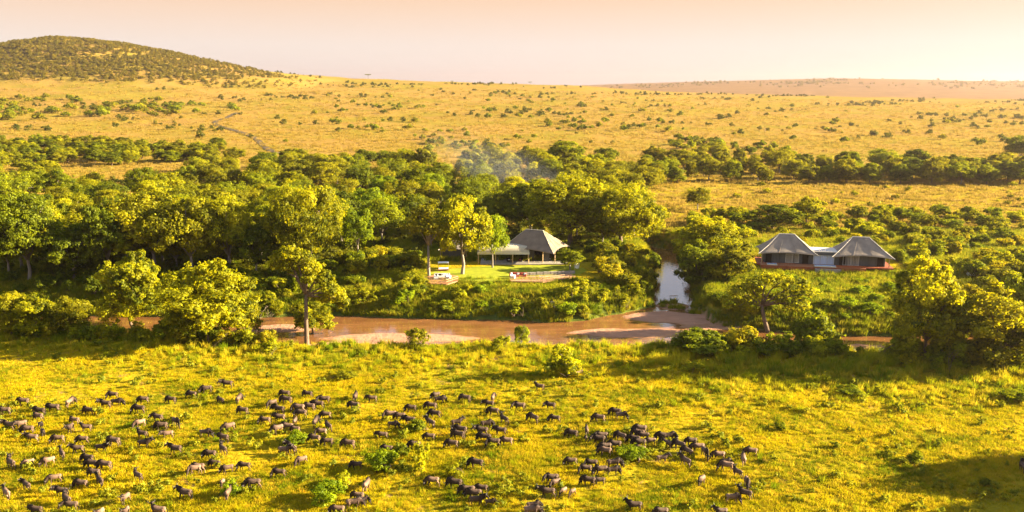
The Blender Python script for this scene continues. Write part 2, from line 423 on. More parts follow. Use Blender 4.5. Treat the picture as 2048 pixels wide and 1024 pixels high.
# ------------------------------------------------------------------ setting: ground, water, track
rows = np.concatenate([np.linspace(-160, 60, 40), np.linspace(62, 140, 70), np.linspace(140.7, 262, 230), np.geomspace(264, 2000, 230), np.geomspace(2040, 9000, 60)])
uc = np.linspace(-1, 1, 521); uc = np.sign(uc) * (0.55 * np.abs(uc) + 0.45 * np.abs(uc) ** 3)
GX = uc[None, :] * (150 + 0.95 * np.clip(rows, 0, None))[:, None]
GY = np.repeat(rows[:, None], len(uc), 1)
GZ = terr(GX, GY)
nr, nc = GX.shape
ii = (np.arange(nr - 1)[:, None] * nc + np.arange(nc - 1)[None, :]).ravel()
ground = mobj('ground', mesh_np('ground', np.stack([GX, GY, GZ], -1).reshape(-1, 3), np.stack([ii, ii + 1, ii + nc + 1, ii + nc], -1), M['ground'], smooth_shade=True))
ba = ground.data.attributes.new('bed', 'FLOAT', 'POINT'); ba.data.foreach_set('value', smooth((terr(GX, GY, True).ravel() - 0.955) / 0.03).astype(np.float32))
tag(ground, 'rolling golden savanna ground with river bed, banks and wooded hill', kind='structure')

wx = np.linspace(-260, 330, 60); wy = np.linspace(136, 290, 40)
WX, WY = np.meshgrid(wx, wy); k = len(wx)
wi = (np.arange(len(wy) - 1)[:, None] * k + np.arange(k - 1)[None, :]).ravel()
water = mobj('river_water', mesh_np('river_water', np.stack([WX, WY, np.full(WX.shape, -4.0)], -1).reshape(-1, 3), np.stack([wi, wi + 1, wi + k + 1, wi + k], -1), M['water']))
tag(water, 'shallow muddy brown river water bending past the camp', kind='structure')

def ribbon(name, px_pts, width, m, lift):
    P = [at(x, y) for x, y in px_pts]; Q = []
    for a, b in zip(P[:-1], P[1:]):
        for t in np.linspace(0, 1, 14, endpoint=False): Q.append(a.lerp(b, t))
    Q.append(P[-1])
    Qa = np.array([(q.x, q.y) for q in Q])
    for _ in range(8): Qa[1:-1] = (Qa[:-2] + 2 * Qa[1:-1] + Qa[2:]) / 4
    V = []; F = []
    for i in range(len(Qa)):
        d = Qa[min(i + 1, len(Qa) - 1)] - Qa[max(i - 1, 0)]; d /= np.linalg.norm(d); nrm = np.array([-d[1], d[0]])
        for sgn in (-1, 0, 1):
            w = width * (0.5 + 0.12 * math.sin(i * 1.7 + sgn)); p = Qa[i] + nrm * sgn * w
            V.append((p[0], p[1], float(terr(p[0], p[1])) + lift * (1.3 if sgn == 0 else 1.0)))
    for i in range(len(Qa) - 1):
        for j in range(2):
            a = i * 3 + j; F.append((a, a + 1, a + 4, a + 3))
    return mobj(name, mesh_np(name, V, F, m))
tag(ribbon('dirt_track', [(474, 226), (455, 235), (430, 243), (433, 251), (455, 257), (485, 266), (512, 277), (526, 290), (535, 299), (560, 308)], 4.4, M['track'], 0.25),
    'dark dirt track winding down the golden slope', kind='structure')

# ------------------------------------------------------------------ plants: prototypes
def tri_noise(rng, n): return rng.normal(size=(n, 3))
def leaves(rng, C, out, size, tint, flat=1.0):
    """diamond leaves (quads) centred at C, facing mostly along out"""
    n = len(C)
    out = out / (np.linalg.norm(out, axis=1, keepdims=True) + 1e-9)
    nrm = out + 0.42 * rng.normal(size=(n, 3)); nrm /= np.linalg.norm(nrm, axis=1, keepdims=True) + 1e-9
    a = np.cross(nrm, rng.normal(size=(n, 3))); a /= np.linalg.norm(a, axis=1, keepdims=True) + 1e-9
    b = np.cross(nrm, a)
    s = (size * rng.uniform(0.6, 1.35, n))[:, None]
    V = np.stack([C - a * s, C - b * s * 0.62 + nrm * s * 0.15, C + a * s, C + b * s * 0.62 + nrm * s * 0.15], 1).reshape(-1, 3)
    F = np.arange(4 * n).reshape(-1, 4)
    return V, F, np.repeat(tint, 4)

def crown_from_lobes(seed, lobes, per_lobe, per_clump, leaf, clump_r=0.42, droop=0.0):
    rng = np.random.default_rng(seed)
    allc = np.mean([l[:3] for l in lobes], 0)
    Cs, Os, Ts = [], [], []
    for lx, ly, lz, lr, lf in lobes:
        c0 = np.array([lx, ly, lz])
        d = rng.normal(size=(per_lobe, 3)); d[:, 2] += 0.25
        d += 0.5 * (c0 - allc) / (np.linalg.norm(c0 - allc) + 0.5)
        d /= np.linalg.norm(d, axis=1, keepdims=True)
        rr = lr * rng.uniform(0.4, 1.0, per_lobe) ** 0.6 * np.where(rng.uniform(size=per_lobe) < 0.12, 1.35, 1.0)
        cc = c0 + d * rr[:, None] * np.array([1, 1, lf])
        ltone = rng.uniform(0.2, 0.75)
        for q, dd in zip(cc, d):
            cr = lr * clump_r * rng.uniform(0.4, 1.35)
            g = rng.normal(size=(per_clump, 3)); g /= np.linalg.norm(g, axis=1, keepdims=True)
            rad = cr * rng.uniform(0.15, 1.0, per_clump) ** 0.5
            pts = q + g * rad[:, None] * np.array([1, 1, 0.75])
            pts[:, 2] -= droop * rng.uniform(0, 1, per_clump) ** 2
            Cs.append(pts); Os.append(g * 0.8 + dd * 0.55 + np.array([0, 0, 0.15]))
            Ts.append(np.clip(ltone + rng.normal(0, 0.16) + rng.normal(0, 0.12, per_clump), 0, 1))
    C = np.concatenate(Cs); O = np.concatenate(Os); T = np.concatenate(Ts)
    return leaves(rng, C, O, leaf, T)

def trunk_mesh(name, seed, fork_z, lobes, r0, m, lean=(0, 0), n_limb=None, stems=1):
    rng = np.random.default_rng(seed + 991)
    mb = MB()
    ls = lobes if n_limb is None else [lobes[i] for i in rng.permutation(len(lobes))[:n_limb]]
    for s in range(stems):
        off = Vector((rng.normal(0, 0.5) * (stems > 1), rng.normal(0, 0.5) * (stems > 1), 0))
        top = Vector((lean[0], lean[1], fork_z)) + off * 1.8
        mid = top * 0.5 + off * 0.3 + Vector((rng.normal(0, 0.12), rng.normal(0, 0.12), 0))
        mb.tube([off * 0.4 + Vector((0, 0, -0.6)), off * 0.4 + Vector((0, 0, 0.25)), mid, top], [r0 * 1.45, r0 * 1.1, r0 * 0.85, r0 * 0.66], 8)
        for j, l in enumerate(ls):
            if stems > 1 and j % stems != s: continue
            e = Vector(l[:3]); q = top.lerp(e, 0.5) + Vector((rng.normal(0, 0.3), rng.normal(0, 0.3), 0.25 * l[3]))
            mb.tube([top - Vector((0, 0, 0.25)), q, e], [r0 * 0.52, r0 * 0.3, r0 * 0.1], 6)
            for _ in range(2):
                e2 = e + Vector(rng.normal(0, 0.5, 3)) * l[3]
                mb.tube([q, q.lerp(e2, 0.5) + Vector((0, 0, 0.1)), e2], [r0 * 0.2, r0 * 0.12, 0.02], 5)
    return mb.mesh(name, m, True)

class Plant: pass
def proto(kind, seed, H, W, lobes, per_lobe, per_clump, leaf, m, fork=None, r0=0.3, bark='bark', clump_r=0.42, lean=(0, 0), n_limb=None, stems=1, droop=0.0):
    p = Plant(); p.H, p.W, p.kind = H, W, kind
    V, F, T = crown_from_lobes(seed, lobes, per_lobe, per_clump, leaf, clump_r, droop)
    V[:, 2] = np.maximum(V[:, 2], 0.02)
    p.crown = mesh_np(kind + '_crown', V, F, m, T)
    p.trunk = trunk_mesh(kind + '_trunk', seed, fork if fork is not None else H * 0.3, lobes, r0, M[bark], lean, n_limb, stems) if fork is not None else None
    return p

def dome_lobes(seed, H, W, base, n, lr=0.26, top_flat=0.0):
    rng = np.random.default_rng(seed); L_ = []
    zc = base + (H - base) * 0.45; hz = (H - base) * 0.5; tries = 0
    while len(L_) < n and tries < 3000:
        tries += 1
        d = rng.normal(size=3); d /= np.linalg.norm(d)
        if d[2] < -0.55: continue
        r = W * lr * rng.uniform(0.55, 1.3)
        k = rng.uniform(0.7, 1.13)
        c = np.array([d[0] * (W / 2 - r * 0.8) * k, d[1] * (W / 2 - r * 0.8) * k, zc + d[2] * (hz - r * 0.55) * k])
        if all(np.linalg.norm(c - np.array(q[:3])) > 0.62 * (r + q[3]) * 0.8 for q in L_):
            L_.append((c[0], c[1], c[2], r, 0.78))
    L_.append((0, 0, zc, W * lr * 1.1, 0.9))
    return L_

TREES = []      # riverine canopy trees
for s in range(5):
    H, W = 13.0, 12.0
    TREES.append(proto('canopy_tree', 10 + s, H, W, dome_lobes(10 + s, H, W, 3.2, 13 + s), 28, 48, 0.20, M['leaf'], fork=3.4, r0=0.34, bark='pale_bark', n_limb=7, clump_r=0.36))
BIGS = []       # big old domes
for s in range(2):
    H, W = 18.0, 20.0
    BIGS.append(proto('dome_tree', 40 + s, H, W, dome_lobes(40 + s, H, W, 3.0, 26, 0.19), 36, 52, 0.22, M['leaf'], fork=4.0, r0=0.6, n_limb=9, clump_r=0.34))
BUSHY = []      # trees leafy almost to the ground
for s in range(4):
    H, W = 11.0, 9.5
    BUSHY.append(proto('bushy_tree', 50 + s, H, W, dome_lobes(50 + s, H, W, 0.3, 22, 0.2), 28, 46, 0.17, M['leaf'], fork=2.4, r0=0.26, n_limb=9, clump_r=0.38))
OPENS = []      # tall open crowns
for s in range(2):
    H, W = 15.0, 9.0
    OPENS.append(proto('open_tree', 60 + s, H, W, dome_lobes(60 + s, H, W, 5.5, 9, 0.2), 24, 40, 0.19, M['leaf'], fork=6.0, r0=0.28, bark='pale_bark', clump_r=0.42))
ACACIA = []
for s in range(2):
    rng = np.random.default_rng(70 + s); H, W = 7.0, 9.0
    lb = [(math.cos(a) * r, math.sin(a) * r, 6.2 + rng.uniform(-0.3, 0.3), 1.5, 0.32) for a, r in [(k * 0.9 + s, rr) for k, rr in enumerate((0.3, 2.2, 2.9, 3.0, 2.4, 3.1, 2.7))]]
    ACACIA.append(proto('flat_topped_acacia', 70 + s, H, W, lb, 18, 22, 0.2, M['leaf'], fork=3.6, r0=0.2, clump_r=0.34))
SHRUBS = []     # dense rounded shrubs
for s in range(5):
    H, W = 3.4, 4.2
    SHRUBS.append(proto('shrub', 80 + s, H, W, dome_lobes(80 + s, H, W, 0.0, 8 + s, 0.25), 20, 34, 0.125, M['shrub'], fork=0.4, r0=0.09, n_limb=5, stems=3, clump_r=0.45))
LEAFY = []      # loose shrubs with upright sprays
for s in range(3):
    rng = np.random.default_rng(95 + s); H, W = 3.0, 2.8
    lb = [(rng.normal(0, 0.55), rng.normal(0, 0.55), rng.uniform(0.5, 2.5), rng.uniform(0.35, 0.6), 1.25) for _ in range(13)]
    LEAFY.append(proto('loose_shrub', 95 + s, H, W, lb, 14, 24, 0.11, M['shrub'], fork=0.3, r0=0.06, n_limb=8, stems=3, clump_r=0.6))
FARS = []       # small bushes of the far plain
for s in range(4):
    H, W = 3.0, 3.8
    FARS.append(proto('plain_bush', 110 + s, H, W, dome_lobes(110 + s, H, W, 0.1, 6, 0.27), 9, 12, 0.26, M['leaf'], fork=0.5, r0=0.12, n_limb=3, clump_r=0.5))

TONES = {'yellow-green': (1.38, 1.25, 0.8, 1), 'bright green': (1.05, 1.22, 0.8, 1), 'dark green': (0.66, 0.72, 0.9, 1), 'olive': (1.08, 0.95, 1.0, 1), 'mid green': (0.92, 0.95, 0.9, 1), 'golden': (1.6, 1.25, 1.0, 1), 'grey-green': (1.05, 0.95, 1.9, 1)}
PLACED = []     # every plant set out, for labels: (object, pixel x, pixel y, tone, noun)
rngp = np.random.default_rng(7)
def plant(name, pr, loc, h, w, tone, cat, group, noun, rz=None, trunk=True):
    rz = rngp.uniform(0, 6.283) if rz is None else rz
    sx, sz = w / pr.W, h / pr.H
    j = rngp.uniform(0.88, 1.12); c = [q * j for q in TONES[tone][:3]] + [1]
    if pr.trunk is not None and trunk:
        root = empty(name, loc, rz); root.scale = (sx, sx, sz)
        t = mobj('trunk' if 'tree' in name or 'acacia' in name else 'stem', pr.trunk, root)
        o = mobj('crown' if 'tree' in name or 'acacia' in name else 'foliage', pr.crown, root); o.color = c
    else:
        root = mobj(name, pr.crown); root.location = loc; root.rotation_euler = (0, 0, rz); root.scale = (sx, sx, sz); root.color = c
    tag(root, None, cat, group)
    x, y, q = project((loc[0], loc[1], loc[2] + h * 0.5))
    PLACED.append([root, x, y, tone, noun, h])
    return root
def plant_px(name, pr, x, ybase, ytop, wpx, tone, cat, group, noun, **kw):
    p = at(x, ybase); q = ppm(p)
    return plant(name, pr, p, (ybase - ytop) / q / 0.985, wpx / q, tone, cat, group, noun, **kw)

def inside(px, py, poly):
    c = False; n = len(poly)
    for i in range(n):
        x1, y1 = poly[i]; x2, y2 = poly[(i + 1) % n]
        if (y1 > py) != (y2 > py) and px < (x2 - x1) * (py - y1) / (y2 - y1) + x1: c = not c
    return c
def scatter(poly, count, spacing, seed, avoid=(), cluster=False):
    """points on the ground inside a photo outline, kept apart by spacing metres"""
    rng = np.random.default_rng(seed); xs = [p[0] for p in poly]; ys = [p[1] for p in poly]; out = []
    for _ in range(count * (60 if cluster else 30)):
        if len(out) >= count: break
        x, y = rng.uniform(min(xs), max(xs)), rng.uniform(min(ys), max(ys))
        if not inside(x, y, poly) or any(inside(x, y, a) for a in avoid): continue
        d = ray(x, y); t = max(40.0, min(4000.0, -CAMH / d[2])) if d[2] < 0 else 4000.0
        if any((d[0] * t - q.x) ** 2 + (d[1] * t - q.y) ** 2 < (0.4 * spacing) ** 2 for q in out): continue
        if cluster:
            X_, Y_ = d[0] * t, d[1] * t; k_ = 9.0 / max(Y_, 300)
            if waves(X_, Y_ * 0.5, k_, seed) * 0.6 + waves(X_, Y_ * 0.5, k_ * 2.9, seed + 2) * 0.5 < rng.uniform(-0.25, 0.55): continue
        p = at(x, y)
        if all((p.x - q.x) ** 2 + (p.y - q.y) ** 2 > spacing ** 2 for q in out): out.append(p)
    return out

CAMP_AVOID = [[(842, 555), (925, 555), (925, 592), (842, 592)], [(1018, 545), (1155, 545), (1150, 580), (1030, 584)], [(835, 500), (1190, 500), (1190, 575), (835, 575)], [(1310, 490), (1385, 490), (1385, 620), (1310, 620)], [(1500, 500), (1800, 500), (1800, 560), (1500, 560)]]
pick = lambda seq: seq[int(rngp.integers(len(seq)))]
exec_trees = True

# --- trees standing by themselves or picked out by their look: name, prototype, x, base y, top y, width px, tone, noun
custom = [
    ('slender_tree', None, 615, 690, 490, 150, 'olive', ''),
    ('bushy_tree', BUSHY[0], 268, 662, 503, 128, 'yellow-green', 'bushy bright tree with a rounded crown'),
    ('bushy_tree', BUSHY[1], 420, 684, 514, 172, 'yellow-green', 'broad bright tree with a full crown'),
    ('bushy_tree', BUSHY[2], 478, 680, 575, 85, 'olive', 'small pale tree'),
    ('bushy_tree', BUSHY[3], 24, 668, 583, 78, 'olive', 'small round tree'),
    ('bushy_tree', BUSHY[0], 72, 672, 588, 82, 'yellow-green', 'small round tree'),
    ('bushy_tree', BUSHY[1], 146, 668, 588, 72, 'olive', 'small ragged tree'),
    ('bushy_tree', BUSHY[2], 625, 672, 597, 84, 'yellow-green', 'low leafy tree'),
    ('riverside_tree', BUSHY[3], 1848, 722, 515, 150, 'yellow-green', 'tall bushy tree'),
    ('riverside_tree', BUSHY[1], 1985, 735, 560, 170, 'olive', 'broad bushy tree'),
    ('riverside_tree', BUSHY[0], 2040, 712, 525, 120, 'mid green', 'tall bushy tree'),
    ('riverside_tree', BUSHY[2], 1930, 700, 585, 120, 'yellow-green', 'rounded tree'),
    ('camp_tree', OPENS[0], 858, 553, 392, 92, 'olive', 'tall bare-stemmed tree'),
    ('camp_tree', TREES[0], 925, 548, 392, 122, 'yellow-green', 'large leafy tree'),
    ('camp_tree', TREES[3], 985, 535, 430, 62, 'bright green', 'slim leafy tree'),
    ('camp_tree', TREES[2], 1140, 540, 498, 58, 'mid green', 'small lawn tree'),
    ('dome_tree', BIGS[0], 1140, 492, 350, 190, 'yellow-green', 'great domed tree'),  # yellow-green on these two domes puts missing sunlight into the leaf colour
    ('dome_tree', BIGS[1], 1240, 500, 366, 165, 'yellow-green', 'great domed tree'),  # sunlight put into the leaf tone, like the dome above
    ('dome_tree', TREES[4], 1060, 470, 365, 110, 'mid green', 'rounded canopy tree'),
    ('dome_tree', BIGS[1], 615, 545, 365, 150, 'yellow-green', 'big spreading canopy tree'),
    ('canopy_tree', TREES[2], 716, 515, 415, 68, 'bright green', 'slim bright canopy tree'),
    ('canopy_tree', TREES[0], 310, 548, 388, 150, 'olive', 'tall pale-trunked canopy tree'),
    ('canopy_tree', TREES[3], 385, 552, 395, 130, 'olive', 'tall pale-trunked canopy tree'),
    ('canopy_tree', TREES[1], 60, 560, 395, 140, 'dark green', 'tall forked pale-trunked tree'),
    ('canopy_tree', TREES[4], 150, 562, 452, 120, 'dark green', 'low dark tree'),
    ('canopy_tree', TREES[2], 220, 556, 405, 110, 'dark green', 'dark canopy tree'),
    ('canopy_tree', TREES[1], 460, 548, 400, 105, 'yellow-green', 'bright canopy tree'),
    ('canopy_tree', TREES[4], 515, 552, 450, 88, 'dark green', 'low dark tree'),
    ('canopy_tree', TREES[3], 20, 556, 430, 90, 'dark green', 'dark canopy tree'),
    ('canopy_tree', BUSHY[3], 1410, 530, 432, 120, 'yellow-green', 'bright waterside tree'),
    ('canopy_tree', BUSHY[1], 1395, 575, 478, 95, 'dark green', 'dark waterside tree'),
    ('canopy_tree', BUSHY[0], 1455, 560, 490, 90, 'olive', 'low waterside tree'),
    ('canopy_tree', TREES[0], 1395, 420, 375, 52, 'grey-green', 'small grey-green tree'),
    ('canopy_tree', BUSHY[2], 1545, 462, 408, 110, 'mid green', 'low round tree'),
    ('canopy_tree', BUSHY[1], 1612, 450, 390, 66, 'yellow-green', 'upright round tree'),
    ('canopy_tree', TREES[1], 1130, 345, 285, 84, 'mid green', 'round tree'),
    ('canopy_tree', TREES[4], 1212, 332, 296, 50, 'mid green', 'lone round tree'),
    ('canopy_tree', TREES[3], 2040, 328, 272, 60, 'dark green', 'dark round tree'),
]
for nm, pr, x, yb, yt, w, tone, noun in custom:
    if pr is None: continue
    plant_px(nm, pr, x, yb, yt, w, tone, 'tree', 'trees picked out along the river' if yb > 500 else 'trees dotted beyond the camp', noun)

# slender tall tree on the near bank: open crown on a forked trunk
def hero(name, seed, lobes, fork, r0, H, W, x, yb, yt, wpx, tone, noun, lean, bark='bark', leaf=0.17, per=26):
    pr = proto(name, seed, H, W, lobes, per, 30, leaf, M['leaf'], fork=fork, r0=r0, bark=bark, lean=lean, clump_r=0.42)
    return plant_px(name, pr, x, yb, yt, wpx, tone, 'tree', 'trees picked out along the river', noun, rz=0.0)
hero('slender_tree', 201, [(-3.2, 0, 15.6, 1.7, 0.75), (-4.4, 0.6, 14.0, 1.3, 0.7), (-1.6, -0.5, 16.0, 1.6, 0.75), (0.2, 0.6, 14.9, 1.7, 0.8), (1.6, 0, 13.3, 1.7, 0.75), (3.0, 0.5, 11.8, 1.5, 0.75), (-2.3, 0.5, 13.6, 1.5, 0.7),
                          (4.2, -0.5, 10.2, 1.6, 0.75), (5.6, 0, 8.8, 1.6, 0.7), (3.2, 0.8, 8.4, 1.3, 0.7), (1.0, -0.7, 12.0, 1.2, 0.7), (6.5, 0.3, 7.6, 1.0, 0.7)], 9.0, 0.42, 17.5, 13.0, 614, 692, 488, 150, 'yellow-green', 'slender tall tree', (0.3, 0), leaf=0.2, per=38)
hero('leaning_tree', 202, [(-4.6, 0, 7.2, 1.7, 0.8), (-3.2, 0.6, 5.4, 1.6, 0.8), (-2.6, -0.4, 9.0, 1.5, 0.7), (-0.5, 0.4, 9.6, 1.5, 0.65), (1.6, 0, 9.4, 1.6, 0.7), (3.6, 0.4, 8.6, 1.7, 0.7), (5.0, 0, 7.2, 1.7, 0.75), (3.4, -0.6, 5.6, 1.6, 0.75), (1.2, 0.6, 6.4, 1.4, 0.8), (-5.6, 0.2, 5.6, 1.3, 0.8), (4.6, 0.5, 5.0, 1.2, 0.8), (-1.4, 0.9, 7.0, 1.2, 0.8)],
     5.2, 0.34, 11.0, 13.0, 1536, 668, 542, 180, 'yellow-green', 'leaning spreading tree', (-1.2, 0), 'bark', 0.17)

# --- forest and scrub filled in by zone: outline of the bases in the photo
ZONES = [
    # name, outline, count, spacing m, prototypes, h range m, w/h, tones, category, group, noun, seed
    ('canopy_tree', [(-40, 470), (545, 465), (545, 540), (-40, 548)], 26, 8.5, TREES, (10.5, 14.5), 0.95, ('olive', 'mid green', 'yellow-green', 'dark green'), 'tree', 'forest trees left of the camp', 'forest canopy tree', 1),
    ('canopy_tree', [(-40, 400), (360, 395), (545, 385), (545, 462), (-40, 468)], 30, 10.5, TREES, (10, 14), 1.0, ('yellow-green', 'olive', 'mid green'), 'tree', 'forest trees left of the camp', 'forest canopy tree', 2),
    ('canopy_tree', [(545, 385), (990, 380), (1010, 470), (840, 500), (545, 520)], 34, 9.5, TREES, (9.5, 14), 0.95, ('yellow-green', 'olive', 'mid green', 'dark green', 'bright green'), 'tree', 'forest trees behind the camp', 'forest canopy tree', 3),
    ('canopy_tree', [(370, 335), (1060, 330), (1290, 365), (1300, 385), (1000, 380), (545, 385), (360, 395)], 54, 11.0, TREES + BUSHY + BIGS[:1], (9, 13.5), 1.1, ('grey-green', 'olive', 'mid green', 'yellow-green'), 'tree', 'trees at the back of the forest', 'back-row forest tree', 4),
    ('canopy_tree', [(1010, 385), (1300, 385), (1330, 480), (1180, 500), (1010, 460)], 18, 10.5, TREES, (9, 13), 1.0, ('olive', 'yellow-green', 'mid green'), 'tree', 'forest trees behind the camp', 'forest canopy tree', 5),
    ('band_tree', [(1290, 318), (1560, 325), (1690, 350), (1700, 368), (1290, 366)], 38, 9.0, BUSHY + TREES[:2], (7, 11.5), 1.05, ('grey-green', 'olive', 'mid green'), 'tree', 'band of trees across the plain', 'band tree', 6),
    ('band_tree', [(1690, 345), (1990, 345), (2060, 360), (2060, 371), (1690, 371)], 30, 8.0, BUSHY + TREES[:1], (9, 13), 1.1, ('dark green', 'mid green', 'olive'), 'tree', 'band of trees across the plain', 'band tree', 7),
    ('thicket_tree', [(-30, 288), (440, 298), (490, 320), (330, 330), (-30, 334)], 84, 8.0, BUSHY, (5.5, 9), 1.4, ('mid green', 'olive', 'yellow-green'), 'tree', 'thicket left of the track', 'thicket tree', 8),
    ('thicket_tree', [(-30, 332), (120, 345), (60, 398), (-30, 398)], 16, 9.0, BUSHY, (6, 9), 1.2, ('yellow-green', 'mid green'), 'tree', 'thicket left of the track', 'thicket tree', 9),
    ('bank_shrub', [(500, 560), (845, 560), (1030, 562), (1230, 565), (1305, 590), (1240, 618), (1180, 634), (1000, 634), (700, 628), (540, 625)], 62, 3.0, SHRUBS + LEAFY + LEAFY, (1.2, 3.4), 1.2, ('bright green', 'yellow-green', 'mid green', 'yellow-green'), 'shrub', 'shrubs on the bank below the camp', 'bank shrub', 10),
    ('garden_shrub', [(690, 515), (850, 515), (845, 556), (690, 556)], 15, 4.0, SHRUBS, (2.6, 5.0), 1.2, ('golden', 'olive', 'mid green'), 'shrub', 'shrubs beside the round deck', 'garden shrub', 11),
    ('garden_shrub', [(1165, 500), (1300, 500), (1312, 585), (1160, 562)], 20, 3.4, SHRUBS, (2.6, 5.0), 1.15, ('mid green', 'dark green', 'olive', 'golden'), 'shrub', 'shrubs between lodge and channel', 'garden shrub', 12),
    ('bank_shrub', [(1385, 560), (1440, 545), (1500, 560), (1790, 560), (1800, 640), (1640, 640), (1400, 618)], 50, 3.4, SHRUBS, (1.0, 2.6), 1.5, ('mid green', 'dark green', 'bright green'), 'shrub', 'shrubs on the bank below the twin tents', 'bank shrub', 13),
    ('scrub_bush', [(1385, 440), (1500, 430), (1510, 490), (1500, 540), (1390, 545)], 24, 4.5, SHRUBS, (2.5, 5.0), 1.25, ('yellow-green', 'mid green', 'olive'), 'shrub', 'scrub around the twin tents', 'scrub bush', 14),
    ('scrub_bush', [(1640, 425), (2060, 432), (2060, 480), (1790, 485), (1650, 460)], 50, 5.0, SHRUBS, (2.4, 4.6), 1.4, ('yellow-green', 'mid green', 'olive'), 'shrub', 'scrub around the twin tents', 'scrub bush', 15),
    ('scrub_bush', [(1800, 485), (2060, 485), (2060, 640), (1920, 650), (1800, 600)], 55, 3.8, SHRUBS + LEAFY, (2.0, 4.6), 1.3, ('olive', 'yellow-green', 'mid green', 'golden'), 'shrub', 'scrub right of the twin tents', 'scrub bush', 16),
    ('scrub_bush', [(1500, 470), (1640, 455), (1790, 470), (1790, 492), (1500, 492)], 20, 4.0, SHRUBS, (2.0, 3.4), 1.3, ('yellow-green', 'golden', 'mid green'), 'shrub', 'scrub around the twin tents', 'scrub bush', 17),
    ('near_shrub', [(0, 655), (300, 660), (530, 680), (545, 694), (380, 690), (180, 682), (0, 672)], 60, 2.0, SHRUBS + LEAFY, (1.4, 3.2), 1.1, ('olive', 'golden', 'yellow-green', 'mid green'), 'shrub', 'shrubs along the near bank', 'near-bank shrub', 18),
    ('near_shrub', [(1340, 690), (1480, 685), (1700, 700), (1800, 715), (1780, 726), (1400, 712)], 24, 2.8, SHRUBS, (1.4, 3.2), 1.2, ('mid green', 'dark green', 'yellow-green'), 'shrub', 'shrubs along the near bank', 'near-bank shrub', 19),
    ('near_shrub', [(1800, 690), (2060, 690), (2060, 745), (1800, 738)], 34, 2.4, SHRUBS + LEAFY, (2.2, 5.0), 1.1, ('olive', 'mid green', 'golden', 'yellow-green'), 'shrub', 'shrubs along the near bank', 'near-bank shrub', 20),
    ('forest_shrub', [(0, 548), (560, 548), (680, 540), (700, 570), (520, 600), (0, 600)], 40, 4.4, SHRUBS, (2.0, 4.4), 1.3, ('dark green', 'mid green'), 'shrub', 'shaded shrubs under the left forest', 'shaded forest shrub', 21),
    ('plain_bush', [(-30, 205), (60, 195), (470, 205), (470, 222), (300, 236), (120, 240), (-30, 244)], 80, 10.0, FARS, (4.5, 8.0), 1.7, ('mid green', 'olive'), 'bush', 'bush belt under the wooded hill', 'bush below the hill', 22),
    ('plain_bush', [(480, 190), (1000, 185), (1350, 200), (2060, 215), (2060, 300), (1560, 290), (1280, 262), (900, 262), (620, 270), (560, 240)], 138, 6.0, FARS, (2.2, 5.8), 1.4, ('mid green', 'olive', 'dark green'), 'bush', 'bushes dotting the golden plain', 'plain bush', 23),
    ('plain_bush', [(560, 262), (1060, 262), (1090, 312), (700, 300), (560, 300)], 28, 8.0, FARS, (2.0, 4.0), 1.4, ('mid green', 'olive'), 'bush', 'bushes dotting the golden plain', 'plain bush', 24),
    ('plain_bush', [(1420, 372), (2060, 372), (2060, 425), (1640, 425), (1450, 420)], 24, 6.0, FARS, (1.2, 2.6), 1.5, ('yellow-green', 'olive'), 'bush', 'bushes on the grass behind the twin tents', 'strip bush', 25),
    ('plain_bush', [(1030, 268), (1290, 272), (1560, 300), (1540, 312), (1290, 300), (1030, 282)], 28, 8.0, FARS + TREES[:1], (3.5, 6.0), 1.4, ('mid green', 'grey-green', 'dark green'), 'bush', 'bush line above the far trees', 'far bush', 26),
]
for nm, poly, cnt, sp, prs, (h0, h1), asp, tones, cat, grp, noun, seed in ZONES:
    far_z = nm == 'plain_bush'
    for p in scatter(poly, cnt, sp, seed, CAMP_AVOID if not far_z else (), far_z):
        if p.z < -3.3: continue
        h = rngp.uniform(h0, h1); w = h * asp * rngp.uniform(0.85, 1.2)
        plant(nm, pick(prs), p, h, w, pick(tones), cat, grp, noun, trunk=not far_z)

